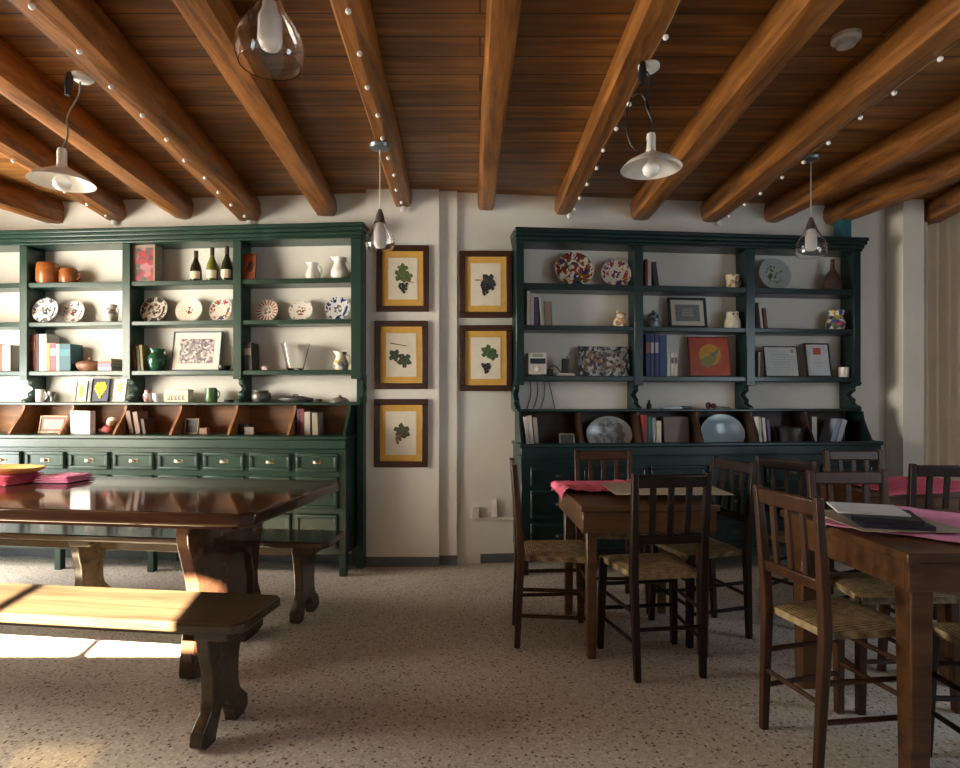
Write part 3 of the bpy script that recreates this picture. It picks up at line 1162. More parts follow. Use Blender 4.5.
TR = R(-7.5)
t = thing('trestle_table', 'long dark polished wooden table at the left in front of the green dresser', 'table', (-0.83, 2.84, 0), TR)
LT = 2.7
mb = MB()
ch = 0.05
w2 = 0.50
mb.prism([(-LT, -w2), (-ch, -w2), (0, -w2 + ch), (0, w2 - ch), (-ch, w2), (-LT, w2)], 'z', 0.718, 0.772)
mb.build('tabletop', M['trestle'], t, bevel=0.012, seg=3)
mb = MB()
mb.prism([(-LT + 0.02, -w2 + 0.04), (-0.10, -w2 + 0.04), (-0.10, w2 - 0.04), (-LT + 0.02, w2 - 0.04)], 'z', 0.700, 0.7179)
mb.build('top_rail', M['trestle'], t)
for lx in (-0.40, -2.3):
    MB().prism(trestle_profile(0.6999, 0.34, 0.26, 0.32, 0.10), 'x', lx - 0.03, lx + 0.03).build('trestle', M['trestle'], t, bevel=0.006, seg=2)
MB().box(-2.2699, -0.4301, -0.03, 0.03, 0.62, 0.6999).build('stretcher', M['trestle'], t, bevel=0.005)


def bench(loc, rot, L, legs, label, depth, mat):
    t = thing('bench', label, 'bench', loc, rot, 'long wooden benches')
    h = 0.455
    d = depth / 2
    c = 0.03
    MB().prism([(-L, -d), (-c, -d), (0, -d + c), (0, d - c), (-c, d), (-L, d)], 'z', h - 0.036, h).build('seat', mat, t, bevel=0.01, seg=3)
    MB().box(-L + 0.05, -0.20, 0.055, 0.079, h - 0.135, h - 0.0362).build('rail', mat, t, bevel=0.003)
    for lx in legs:
        MB().prism(trestle_profile(h - 0.0363, d * 0.72, d * 0.52, d * 0.95, 0.11), 'x', lx - 0.024, lx + 0.024).build('leg', mat, t, bevel=0.005, seg=2)
        mb = MB()
        mb.box(lx - 0.022, lx + 0.11, -d * 0.82, d * 0.82, h - 0.075, h - 0.0364)
        mb.build('cleat', mat, t, bevel=0.008, seg=2)
    return t


bench((-0.79, 2.195, 0), R(-7.5), 2.5, (-0.17, -2.2), 'long sunlit bench on the near side of the left table', 0.33, M['bench'])
bench((-0.80, 3.36, 0), R(-7.5), 2.7, (-0.19, -1.53, -2.5), 'long bench on the far side of the left table, beside the dresser drawers', 0.32, M['bench'])

# things on the long table
Tt = (-0.83 - LT, -0.83, 2.84 - 0.5, 2.84 + 0.5, 0.772, TR)


def on_long(px, py):
    Y = (CAMZ - 0.772) * F / (py - CY)
    return ((px - CX) / F * Y, Y)


def folded_cloth(px, py, w, d, layers, rot, mat, label):
    x, y = on_long(px, py)
    mb = MB()
    for k in range(layers):
        zb = 0.001 + k * 0.012
        nn = 18
        rings_t, rings_b = {}, {}
        for i in range(nn + 1):
            for j in range(9):
                u, v = i / nn - 0.5, j / 8 - 0.5
                sh = 1 - 0.06 * k
                q = noise.noise(Vector((u * 9 + k * 3 + w * 31, v * 5, k)))
                X = u * w * sh + 0.008 * q
                Yv = v * d * sh + 0.012 * noise.noise(Vector((u * 6 + k, v * 3, 2)))
                e = min(1, 14 * min(u + 0.5, 0.5 - u, v + 0.5, 0.5 - v))
                rings_b[i, j] = mb.bm.verts.new((X, Yv, zb + 0.004 * (1 - e)))
                rings_t[i, j] = mb.bm.verts.new((X, Yv, zb + 0.0115 - 0.005 * (1 - e) + 0.0035 * abs(q) * e))
        for i in range(nn):
            for j in range(8):
                mb.bm.faces.new((rings_t[i, j], rings_t[i + 1, j], rings_t[i + 1, j + 1], rings_t[i, j + 1]))
                mb.bm.faces.new((rings_b[i, j], rings_b[i, j + 1], rings_b[i + 1, j + 1], rings_b[i + 1, j]))
        for i in range(nn):
            for j in (0, 8):
                mb.bm.faces.new((rings_t[i, j], rings_b[i, j], rings_b[i + 1, j], rings_t[i + 1, j]))
        for j in range(8):
            for i in (0, nn):
                mb.bm.faces.new((rings_t[i, j], rings_t[i, j + 1], rings_b[i, j + 1], rings_b[i, j]))
    o = mb.build('folded_cloth', mat, loc=(x, y, 0.772), rot=(0, 0, rot), smooth=60)
    return tag(o, label, 'cloth', 'folded pink cloths')


folded_cloth(-2, 482, 0.42, 0.30, 4, R(-9), M['pink'], 'pile of folded pink cloths under the golden tray on the left table')
folded_cloth(65, 481, 0.20, 0.22, 3, R(-4), M['pink2'], 'folded pink cloth at the right of the golden tray on the left table')
x, y = on_long(4, 482)
mb = MB()
mb.lathe([(0.0, 0.0), (0.16, 0.0), (0.20, 0.02), (0.205, 0.032), (0.195, 0.032), (0.155, 0.010), (0.0, 0.010)], 28, sx=1.1, sy=0.62)
tag(mb.build('tray', M['gold'], loc=(x, y, 0.772 + 0.0525), rot=(0, 0, R(-8))), 'golden woven tray lying on the folded pink cloths at the left', 'tray')

# ------------------------------------------------------------------ small things on the dressers


def spot(fr, px, d):
    X, Y = fr.hit(px, d)
    return X, Y, Y / F            # world x, y and metres per pixel


def put(fr, px, d, z):
    X, Y, k = spot(fr, px, d)
    return (X, Y, z), k


def book(fr, pl, pr, pt, z, col, label, lean=0, d=0.045, dep=0.125, group=None, spine=None):
    """Upright book, spine to the room, between columns pl..pr, its head at row pt."""
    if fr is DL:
        col = [c * 0.6 for c in col]  # cover colours darkened to offset the strong light on the left dresser
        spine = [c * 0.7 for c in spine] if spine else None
    X0, Y0, k = spot(fr, pl, d)
    X1, _, _ = spot(fr, pr, d)
    w = max(0.008, (X1 - X0) - 0.0012)
    h = CAMZ - (pt - CY) * k - z
    piv = pr if lean > 0 else pl
    X, Y, k = spot(fr, piv, d)
    a, b = (-w, 0) if lean > 0 else (0, w)
    c = 0.0022
    mb = MB()
    mb.box(a, b, 0, c, 0, h)
    mb.box(a, a + c, c, dep, 0, h)
    mb.box(b - c, b, c, dep, 0, h)
    ry = R(lean)
    o = mb.build('book', colmat(col), loc=(X, Y, z + 0.0006), rot=(0, 0, 0), smooth=0)
    o.rotation_euler = (Matrix.Rotation(fr.r, 3, 'Z') @ Matrix.Rotation(ry, 3, 'Y')).to_euler()
    tag(o, label, 'book', group)
    MB().box(a + c, b - c, c, dep - 0.004, 0.003, h - 0.003).build('pages', M['pages'], o, smooth=0)
    if spine:
        MB().box(a + 0.002, b - 0.002, -0.0006, -0.0001, h * 0.55, h * 0.8).build('title_patch', colmat(spine), o, smooth=0)
    return o


def plate(fr, pl, pr, pt, z, mat_args, label, group, d=0.13, deep=0.10, back=DEP - 0.006):
    cx = (pl + pr) / 2
    X, Y, k = spot(fr, cx, d)
    rad = (pr - pl) / 2 * k
    h = CAMZ - (pt - CY) * k - z
    tilt = R(78)
    sy = (h / math.sin(tilt)) / (2 * rad)
    mat = plate_mat(label[:20], rad, **mat_args)
    mb = MB()
    e = rad * deep
    prof = [(0, 0), (rad * 0.5, 0), (rad * 0.62, e * 0.4), (rad, e), (rad, e + 0.005), (rad * 0.62, e * 0.4 + 0.006), (rad * 0.5, 0.006), (0, 0.006)]
    mb.lathe(prof, 36, sy=sy)
    zr = e
    loc_z = z + rad * sy * math.sin(tilt) - zr * math.cos(tilt) + 0.0008
    o = mb.build('plate', mat, loc=(X, Y, loc_z), rot=(tilt, 0, fr.r), smooth=40)
    # lean against the wall: bring the top of the plate to the wall
    topy = rad * sy * math.cos(tilt)
    loc_y = back - topy
    off = loc_y - d
    o.location.x += -math.sin(fr.r) * min(off, 0)
    o.location.y += math.cos(fr.r) * min(off, 0)
    return tag(o, label, 'plate', group)


def pot(name, label, cat, fr, px, z, prof, mat, d=0.09, group=None, handle=None, scale=1.0, n=28, mats2=None):
    """Turned vessel; prof in metres."""
    X, Y, k = spot(fr, px, d)
    mb = MB()
    mb.lathe([(r * scale, zz * scale) for r, zz in prof], n)
    o = mb.build(name, mat, loc=(X, Y, z + 0.0006), rot=(0, 0, fr.r), smooth=45)
    tag(o, label, cat, group)
    if handle:
        side, zlo, zhi, out, r0, rr = handle
        pts = []
        for i in range(9):
            a = -PI / 2 + PI * i / 8
            pts.append((side * (r0 + out * math.cos(a)) * scale, 0, ((zlo + zhi) / 2 + (zhi - zlo) / 2 * math.sin(a)) * scale))
        MB().tube(pts, rr * scale).build('handle', mat, o)
    return o


def standing_frame(fr, pl, pr, pt, z, fcol, fw, mount, mw, pic, label, d=0.10, lean=9, cat='picture', group=None, name='framed_picture', extra=None):
    cx = (pl + pr) / 2
    X, Y, k = spot(fr, cx, d)
    w = (pr - pl) * k
    h = (CAMZ - (pt - CY) * k - z) / math.cos(R(lean))
    t = thing(name, label, cat, (X, Y, z + 0.0008 + 0.016 * math.sin(R(lean))), 0, group)
    t.rotation_euler = (Matrix.Rotation(fr.r, 3, 'Z') @ Matrix.Rotation(R(-lean), 3, 'X')).to_euler()
    fwm = max(fw, 0.0)
    if fwm:
        mb = MB()
        for a, b, p, q in ((-w / 2, w / 2, 0, fw), (-w / 2, w / 2, h - fw, h), (-w / 2, -w / 2 + fw, fw, h - fw), (w / 2 - fw, w / 2, fw, h - fw)):
            mb.box(a, b, 0, 0.016, p, q)
        mb.build('frame', fcol, t, bevel=0.002)
    MB().box(-w / 2 + fwm, w / 2 - fwm, 0.007, 0.0135, fwm, h - fwm).build('mount' if pic else 'print', mount, t)
    if pic:
        o = MB().box(-w / 2 + fwm + mw, w / 2 - fwm - mw, 0.0055, 0.0069, fwm + mw, h - fwm - mw).build('print', pic, t)
    if extra:
        extra(t, w, h)
    return t


# ---- LEFT DRESSER
SA, SB, SC = [s[0] for s in ZL['shelves']]
SD, SK = ZL['pigeon'][0], ZL['counter'][0]
TERRA = plain('terracotta_glaze', (0.27, 0.085, 0.02), 0.25, var=0.25, scale=18)
pot('crock', 'large brown glazed clay crock on the top shelf of the left dresser', 'pot', DL, 48, SA,
    [(0, 0), (0.070, 0), (0.079, 0.02), (0.080, 0.11), (0.076, 0.15), (0.070, 0.158), (0.062, 0.158), (0.066, 0.14), (0.066, 0.02), (0, 0.015)], TERRA)
pot('mug', 'smaller brown clay mug with a handle beside the large crock', 'mug', DL, 69, SA,
    [(0, 0), (0.056, 0), (0.064, 0.02), (0.062, 0.09), (0.054, 0.115), (0.047, 0.115), (0.055, 0.09), (0.055, 0.015), (0, 0.012)], TERRA, handle=(1, 0.03, 0.09, 0.03, 0.058, 0.007))
PINKP = print_mat('flower_print', [(0.28, 0.02, 0.03), (0.07, 0.06, 0.05), (0.34, 0.12, 0.13), (0.08, 0.03, 0.03), (0.17, 0.15, 0.13)], 26)
o = book(DL, 132, 155, 245, SA, (0.40, 0.32, 0.22), 'thick book with red and pink flowers on its face, top shelf of the left dresser', d=0.034, dep=0.10, group='books on the left dresser')
X0, _, k = spot(DL, 132, 0.03)
MB().box(0.028, 23 * k - 0.006, -0.0012, -0.0002, 0.006, 0.25).build('cover_picture', PINKP, o)
# wine bottles
BOT = [(0, 0), (0.036, 0), (0.039, 0.006), (0.039, 0.10), (0.034, 0.135), (0.020, 0.175), (0.0135, 0.20), (0.0125, 0.245), (0.0145, 0.247), (0.0145, 0.262), (0.0125, 0.265), (0, 0.265)]


def bottle(px, hpx, col, lab, label):
    X, Y, k = spot(DL, px, 0.09)
    s = hpx * k / 0.265
    m = plain('bottle_glass_' + lab, col, 0.08, var=0.1)
    mb = MB()
    mb.lathe([(r * 1.05, z * s) for r, z in BOT], 20)
    o = mb.build('wine_bottle', m, loc=(X, Y, SA + 0.0006), rot=(0, 0, DL.r), smooth=45)
    tag(o, label, 'bottle', 'wine bottles on the top shelf')
    mb = MB()
    rr = 0.0418
    n = 12
    ring = [(rr * math.sin(a), -rr * math.cos(a)) for a in [(-1.25 + 2.5 * i / n) for i in range(n + 1)]]
    inner = [(x * 0.985, y * 0.985) for x, y in reversed(ring)]
    mb.prism(ring + inner, 'z', 0.022 * s, 0.085 * s)
    mb.build('paper_label', colmat((0.70, 0.62, 0.46)), o)
    MB().lathe([(0.0150, 0.205 * s), (0.0158, 0.266 * s), (0.0, 0.2665 * s)], 16).build('capsule', colmat((0.05, 0.03, 0.02)), o)


bottle(196, 31, (0.020, 0.022, 0.008), 'brown', 'shortest dark brown wine bottle, leftmost of the three')
bottle(212.3, 34, (0.16, 0.17, 0.03), 'olive', 'olive green wine bottle, middle of the three')
bottle(227, 35, (0.018, 0.026, 0.012), 'dark', 'dark green wine bottle beside the upright, rightmost of the three')
ORG = print_mat('orange_tile_print', [(0.32, 0.08, 0.015), (0.25, 0.06, 0.015), (0.38, 0.12, 0.03)], 30)


def oval_spot(t, w, h):
    mb = MB()
    mb.prism([(w * 0.08 + w * 0.22 * math.cos(a * 0.4), h * 0.5 + h * 0.22 * math.sin(a * 0.4)) for a in range(15)], 'y', 0.0045, 0.0064)
    mb.build('oval_motif', colmat((0.05, 0.03, 0.025)), t)


standing_frame(DL, 241, 255, 253, SA, colmat((0.22, 0.06, 0.015)), 0.009, ORG, 0, None, 'orange-brown picture tile leaning at the left of the fourth bay, top shelf', d=0.034, extra=oval_spot)
WJ = [(0, 0), (0.045, 0), (0.058, 0.03), (0.056, 0.055), (0.040, 0.085), (0.034, 0.105), (0.043, 0.135), (0.039, 0.135), (0.029, 0.105), (0.034, 0.085), (0.048, 0.055), (0, 0.02)]


def pitcher(fr, px, z, scale, mat, label, flip=-1, d=0.09, cat='pitcher', group=None):
    o = pot('pitcher', label, cat, fr, px, z, WJ, mat, d, group, handle=(-flip, 0.035, 0.115, 0.032, 0.040, 0.006), scale=scale)
    mb = MB()
    mb.hexa([(flip * 0.036, -0.016, 0.115), (flip * 0.036, 0.016, 0.115), (flip * 0.038, 0.012, 0.116), (flip * 0.038, -0.012, 0.116),
             (flip * 0.036, -0.018, 0.137), (flip * 0.036, 0.018, 0.137), (flip * 0.066, 0.004, 0.150), (flip * 0.066, -0.004, 0.150)])
    mb.xf(Matrix.Scale(scale, 4))
    mb.build('spout', mat, o)
    return o


pitcher(DL, 313, SA, 0.92, M['white'], 'smaller white pitcher on the top shelf of the left dresser', group='white pitchers')
pitcher(DL, 340, SA, 1.17, M['white'], 'larger white pitcher at the right end of the top shelf, left dresser', group='white pitchers')

GP = 'painted plates on the left dresser'
cream = (0.74, 0.70, 0.61)
grey = [(0.05, 0.06, 0.08), (0.16, 0.14, 0.14), (0.25, 0.20, 0.16), (0.10, 0.12, 0.16)]
plate(DL, 33, 60, 298, SB, dict(base=(0.66, 0.64, 0.60), rim=grey, center=grey, cen=0.45), 'blue-grey rimmed plate, leftmost in the second bay of the left dresser', GP, d=0.06)
plate(DL, 63, 86, 301, SB, dict(base=(0.68, 0.66, 0.62), rim=grey, center=[(0.2, 0.06, 0.05), (0.1, 0.1, 0.12)], thr=0.34), 'smaller grey rimmed plate beside the white jug, left dresser', GP)
pot('jug', 'white jug with grey pattern at the right of the second bay, left dresser', 'jug', DL, 110.5, SB,
    [(0, 0), (0.036, 0), (0.050, 0.03), (0.052, 0.065), (0.040, 0.095), (0.037, 0.105), (0.047, 0.135), (0.042, 0.135), (0.032, 0.105), (0.044, 0.065), (0, 0.02)],
    print_mat('grey_sprig', [(0.25, 0.25, 0.28), (0.4, 0.38, 0.36)], 45, base=(0.74, 0.71, 0.66), thr=0.35), handle=(1, 0.04, 0.115, 0.022, 0.042, 0.005))
plate(DL, 141, 169, 297, SB, dict(base=(0.60, 0.55, 0.46), rim=[(0.02, 0.025, 0.03), (0.05, 0.05, 0.05), (0.08, 0.06, 0.05)], center=[(0.05, 0.05, 0.05), (0.2, 0.07, 0.05), (0.12, 0.13, 0.06)], cen=0.5, thr=0.6),
      'dark rimmed plate with painted centre, third bay of the left dresser', GP)
plate(DL, 176, 203.5, 298, SB, dict(base=(0.74, 0.67, 0.54), rim=[cream], center=[(0.25, 0.04, 0.03), (0.12, 0.05, 0.04)], cen=0.28), 'plain cream plate with a small red flower in its centre', GP)
plate(DL, 210, 233, 298, SB, dict(base=cream, rim=[(0.40, 0.06, 0.04), (0.06, 0.09, 0.25), (0.08, 0.16, 0.07), (0.45, 0.2, 0.06)], center=[cream], rimlo=0.55, cen=0.05), 'white plate with a red, blue and green rim beside the upright', GP)
plate(DL, 256, 279, 300, SB, dict(base=cream, rim=[(0.38, 0.13, 0.09), (0.42, 0.18, 0.12)], center=[(0.3, 0.08, 0.05), (0.15, 0.12, 0.06)], lobes=18, rimlo=0.5), 'cream plate with a red petal rim in the fourth bay', GP)
plate(DL, 289, 313.5, 300, SB, dict(base=cream, rim=[(0.32, 0.2, 0.16), (0.2, 0.14, 0.14)], center=[(0.35, 0.12, 0.04), (0.15, 0.08, 0.05)], rimlo=0.75, thr=0.3, cen=0.4), 'cream plate with a thin brown rim and small central flower', GP)
plate(DL, 325, 351, 297, SB, dict(base=(0.72, 0.72, 0.72), rim=[(0.02, 0.035, 0.16), (0.04, 0.06, 0.22)], center=[(0.25, 0.2, 0.1), (0.1, 0.12, 0.2)], rimlo=0.55, thr=0.45), 'white plate with blue leaves, rightmost on the left dresser', GP)

# shelf C: books and pots
GB = 'books on the left dresser'
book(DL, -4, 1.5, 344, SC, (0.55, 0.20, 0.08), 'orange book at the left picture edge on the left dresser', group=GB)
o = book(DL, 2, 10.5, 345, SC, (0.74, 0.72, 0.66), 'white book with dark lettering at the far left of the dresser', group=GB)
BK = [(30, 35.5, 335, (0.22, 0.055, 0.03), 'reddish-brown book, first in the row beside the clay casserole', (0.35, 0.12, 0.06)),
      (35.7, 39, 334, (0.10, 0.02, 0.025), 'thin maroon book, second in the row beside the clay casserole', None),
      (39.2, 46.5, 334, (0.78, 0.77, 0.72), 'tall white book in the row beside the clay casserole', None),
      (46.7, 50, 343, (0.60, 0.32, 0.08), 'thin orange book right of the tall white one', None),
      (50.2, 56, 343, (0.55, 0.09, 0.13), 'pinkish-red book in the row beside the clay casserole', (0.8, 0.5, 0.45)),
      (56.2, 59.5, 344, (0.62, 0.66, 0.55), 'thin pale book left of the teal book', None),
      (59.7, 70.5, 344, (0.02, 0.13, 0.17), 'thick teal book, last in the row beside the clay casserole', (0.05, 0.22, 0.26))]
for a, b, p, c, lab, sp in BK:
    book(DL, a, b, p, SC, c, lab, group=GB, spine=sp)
CLAY = plain('brown_clay', (0.20, 0.09, 0.045), 0.5, var=0.3, scale=22)
o = pot('casserole', 'brown clay casserole dish with a lid on the lower shelf of the left dresser', 'casserole', DL, 90, SC,
        [(0, 0), (0.075, 0), (0.105, 0.030), (0.112, 0.052), (0.105, 0.056), (0, 0.056)], CLAY, d=0.10)
o.scale = (0.90, 0.72, 1)
lid = MB().lathe([(0.108, 0.0565), (0.106, 0.062), (0.06, 0.078), (0.016, 0.082), (0.012, 0.092), (0.016, 0.102), (0, 0.106)], 28).build('lid', colmat((0.20, 0.09, 0.045)), o, smooth=45)
MB().tube([(0.10, 0, 0.045), (0.145, 0, 0.052), (0.15, 0, 0.06)], [0.014, 0.011, 0.010]).build('handle', colmat((0.06, 0.03, 0.02)), o)
# flat stack
z = SC + 0.0006
for i, (th, c, lab) in enumerate([(0.028, (0.28, 0.27, 0.32), 'grey-blue book lying flat, lowest of the small stack by the upright'),
                                  (0.024, (0.16, 0.14, 0.22), 'dark violet book lying flat in the small stack by the upright'),
                                  (0.018, (0.30, 0.10, 0.06), 'brown-red book lying flat in the small stack by the upright'),
                                  (0.020, (0.66, 0.47, 0.22), 'straw-coloured book lying flat on top of the small stack by the upright')]):
    X, Y, k = spot(DL, 111, 0.09)
    mb = MB()
    mb.box(-0.052, 0.052, -0.07, 0.07, 0, 0.002)
    mb.box(-0.052, 0.052, -0.07, 0.07, th - 0.002, th)
    mb.box(-0.052, 0.052, -0.07, -0.068, 0.002, th - 0.002)
    o = mb.build('book', colmat(c), loc=(X, Y, z), rot=(0, 0, DL.r + R((0.5, -1.5, 1, -0.5)[i])), smooth=0)
    tag(o, lab, 'book', GB)
    MB().box(-0.05, 0.05, -0.0679, 0.068, 0.0021, th - 0.0021).build('pages', M['pages'], o, smooth=0)
    z += th + 0.0004
# third bay
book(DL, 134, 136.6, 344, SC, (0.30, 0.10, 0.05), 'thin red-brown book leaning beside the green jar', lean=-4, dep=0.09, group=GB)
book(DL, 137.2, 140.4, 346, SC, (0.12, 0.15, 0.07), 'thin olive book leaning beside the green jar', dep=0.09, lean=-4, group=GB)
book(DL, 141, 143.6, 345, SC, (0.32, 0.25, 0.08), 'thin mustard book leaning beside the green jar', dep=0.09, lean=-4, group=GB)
GRN = plain('green_glaze', (0.012, 0.075, 0.038), 0.1, var=0.2)
o = pot('jar', 'dark green glazed jar on the lower shelf of the left dresser', 'jar', DL, 157, SC,
        [(0, 0), (0.040, 0), (0.048, 0.01), (0.066, 0.07), (0.064, 0.10), (0.048, 0.13), (0.046, 0.14), (0.056, 0.165), (0.050, 0.165), (0.038, 0.14), (0.05, 0.1), (0, 0.02)], GRN, handle=(1, 0.09, 0.15, 0.02, 0.052, 0.006))
MOS = print_mat('grey_mosaic', [(0.10, 0.10, 0.12), (0.35, 0.30, 0.29), (0.55, 0.50, 0.45), (0.22, 0.16, 0.17)], 62)
standing_frame(DL, 169, 220, 331, SC, colmat((0.10, 0.14, 0.18)), 0.009, colmat((0.72, 0.66, 0.56)), 0.047, MOS, 'blue-framed picture with white mount and grey mosaic on the left dresser', d=0.11)
pot('bowl', 'small black bowl beside the blue-framed picture', 'bowl', DL, 224.5, SC,
    [(0, 0), (0.03, 0), (0.044, 0.02), (0.046, 0.036), (0.041, 0.036), (0.036, 0.018), (0, 0.008)], plain('black_glaze', (0.012, 0.016, 0.02), 0.12), d=0.06)
# fourth bay
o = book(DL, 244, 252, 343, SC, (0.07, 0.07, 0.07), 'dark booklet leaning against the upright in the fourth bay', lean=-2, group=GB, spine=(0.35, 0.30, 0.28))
pot('dish', 'tiny pinkish-white dish beside the leaning booklet', 'dish', DL, 266.5, SC,
    [(0, 0), (0.028, 0), (0.040, 0.022), (0.040, 0.027), (0.035, 0.024), (0, 0.008)], plain('pale_pink_glaze', (0.62, 0.42, 0.38), 0.3))
o = pot('glass_vase', 'clear glass vase on the lower shelf of the left dresser', 'vase', DL, 295.5, SC,
        [(0, 0), (0.050, 0), (0.060, 0.012), (0.072, 0.07), (0.098, 0.175), (0.104, 0.196), (0.1005, 0.196), (0.094, 0.172), (0.068, 0.07), (0.054, 0.016), (0, 0.010)], M['glass'])
YB = print_mat('yellow_sprig', [(0.55, 0.36, 0.08), (0.12, 0.16, 0.10), (0.16, 0.18, 0.26), (0.6, 0.5, 0.3)], 32, base=(0.70, 0.65, 0.54), thr=0.42)
pitcher(DL, 341, SC, 0.98, YB, 'painted jug with a yellow side at the right end of the lower shelf, left dresser', cat='jug')
# shelf D
pot('cup', 'white cup on the pigeonhole top at the left', 'cup', DL, 40.5, SD,
    [(0, 0), (0.030, 0), (0.033, 0.02), (0.033, 0.095), (0.029, 0.098), (0.029, 0.02), (0, 0.012)], M['white'], handle=(1, 0.02, 0.08, 0.022, 0.03, 0.005))
pot('goblet', 'small grey goblet beside the white cup', 'goblet', DL, 51.5, SD,
    [(0, 0), (0.026, 0), (0.008, 0.01), (0.007, 0.04), (0.022, 0.055), (0.027, 0.08), (0.024, 0.08), (0.018, 0.055), (0, 0.046)], plain('grey_pewter', (0.34, 0.33, 0.31), 0.35, 0.6))


def yellow_patch(t, w, h):
    MB().prism([(w * 0.20 * math.cos(a * 0.42), h * 0.5 + h * 0.30 * math.sin(a * 0.42)) for a in range(15)], 'y', 0.0045, 0.0054).build('yellow_motif', colmat((0.58, 0.55, 0.04)), t)


def grapes_patch(t, w, h):
    mb = MB()
    rows = [(-1, 3), (0, 4), (1, 4), (2, 3), (3, 2), (4, 1)]
    for i, (r, c) in enumerate(rows):
        for j in range(c):
            mb.ball(((j - (c - 1) / 2) * w * 0.17, 0.004, h * 0.80 - i * h * 0.115), w * 0.088, 1, 0.35, 1, 10)
    mb.build('grape_motif', colmat((0.80, 0.62, 0.03)), t)


def sprig_patch(t, w, h):
    mb = MB()
    for i, (x, z, r) in enumerate([(0.1, 0.78, 0.12), (0.0, 0.66, 0.14), (0.15, 0.6, 0.12), (-0.05, 0.52, 0.10), (0.1, 0.45, 0.10), (0.06, 0.34, 0.07)]):
        mb.ball((x * w, 0.006, z * h), w * r, 1, 0.1, 1, 10)
    mb.build('sprig_motif', colmat((0.50, 0.48, 0.04)), t)


GF = 'little pictures on the pigeonhole top'
standing_frame(DL, 73, 86, 381, SD, colmat((0.52, 0.45, 0.33)), 0.012, colmat((0.66, 0.62, 0.48)), 0, None, 'small cream framed picture with a yellow patch', d=0.10, group=GF, extra=yellow_patch)
standing_frame(DL, 89.5, 108, 379, SD, colmat((0.02, 0.025, 0.06)), 0.004, colmat((0.02, 0.025, 0.06)), 0, None, 'dark blue picture of a yellow grape bunch', d=0.10, group=GF, extra=grapes_patch)
standing_frame(DL, 110.5, 125, 379, SD, colmat((0.74, 0.62, 0.52)), 0.004, colmat((0.78, 0.76, 0.72)), 0, None, 'white picture of a yellow-green sprig beside the grape picture', d=0.10, group=GF, extra=sprig_patch)
pot('vase', 'small vase with reddish pattern on the pigeonhole top', 'vase', DL, 148, SD,
    [(0, 0), (0.022, 0), (0.034, 0.03), (0.034, 0.055), (0.022, 0.075), (0.026, 0.09), (0.022, 0.09), (0.017, 0.075), (0, 0.02)],
    print_mat('red_sprig', [(0.35, 0.10, 0.08), (0.12, 0.12, 0.16), (0.5, 0.3, 0.25)], 40, base=(0.62, 0.58, 0.54), thr=0.5))
pot('cup', 'pale blue cup beside the small reddish vase', 'cup', DL, 157, SD,
    [(0, 0), (0.024, 0), (0.030, 0.03), (0.031, 0.066), (0.027, 0.066), (0.025, 0.03), (0, 0.012)], plain('pale_blue_glaze', (0.50, 0.55, 0.62), 0.3, var=0.2, scale=40))
X, Y, k = spot(DL, 179, 0.08)
o = MB().box(-12.5 * k, 12.5 * k, -0.035, 0.035, 0, 0.095).build('box', colmat((0.66, 0.58, 0.42)), loc=(X, Y, SD + 0.0006), rot=(0, 0, DL.r), bevel=0.003)
tag(o, 'cream box with dark letters on the pigeonhole top', 'box')
mb = MB()
dx = 0.0145
for i, ch_ in enumerate('JEEEE'):
    x = -0.068 + i * 0.028
    if ch_ == 'J':
        mb.box(x + 0.012, x + 0.018, -0.0364, -0.0352, 0.016, 0.044)
        mb.box(x, x + 0.012, -0.0364, -0.0352, 0.016, 0.022)
        mb.box(x, x + 0.005, -0.0364, -0.0352, 0.022, 0.030)
    else:
        mb.box(x, x + 0.006, -0.0364, -0.0352, 0.016, 0.044)
        for zz in (0.016, 0.0275, 0.039):
            mb.box(x + 0.006, x + 0.019, -0.0364, -0.0352, zz, zz + 0.005)
mb.box(-0.075, 0.075, -0.0360, -0.0351, 0.050, 0.054)
mb.build('lettering', colmat((0.05, 0.05, 0.04)), o, smooth=0)
pot('mug', 'green glazed mug on the pigeonhole top beside the cream box', 'mug', DL, 211.5, SD,
    [(0, 0), (0.038, 0), (0.042, 0.02), (0.040, 0.105), (0.035, 0.108), (0.034, 0.02), (0, 0.014)], plain('mid_green_glaze', (0.07, 0.16, 0.055), 0.2, var=0.35, scale=18), handle=(1, 0.03, 0.09, 0.024, 0.038, 0.006))
pot('ashtray', 'low black ashtray right of the green mug', 'ashtray', DL, 229, SD,
    [(0, 0), (0.030, 0), (0.034, 0.018), (0.030, 0.018), (0.024, 0.008), (0, 0.008)], plain('black_stoneware', (0.02, 0.022, 0.024), 0.3))
pot('pot', 'grey pewter pot on the pigeonhole top in the fourth bay', 'pot', DL, 261, SD,
    [(0, 0), (0.050, 0), (0.066, 0.025), (0.064, 0.06), (0.052, 0.078), (0.055, 0.088), (0.049, 0.088), (0.046, 0.075), (0, 0.02)], plain('dark_pewter', (0.13, 0.125, 0.115), 0.35, 0.5), handle=(1, 0.03, 0.07, 0.014, 0.06, 0.005))
X, Y, k = spot(DL, 296, 0.09)
o = MB().lathe([(0, 0), (0.11, 0), (0.132, 0.016), (0.128, 0.030), (0.06, 0.046), (0, 0.048)], 28, sy=0.45).build('oval_dish', plain('black_iron', (0.025, 0.025, 0.025), 0.45), loc=(X, Y, SD + 0.0006), rot=(0, 0, DL.r), smooth=45)
tag(o, 'long black oval covered dish on the pigeonhole top', 'dish')
MB().tube([(-0.018, 0, 0.047), (-0.012, 0, 0.056), (0.012, 0, 0.056), (0.018, 0, 0.047)], 0.004).build('handle', M['black'], o)
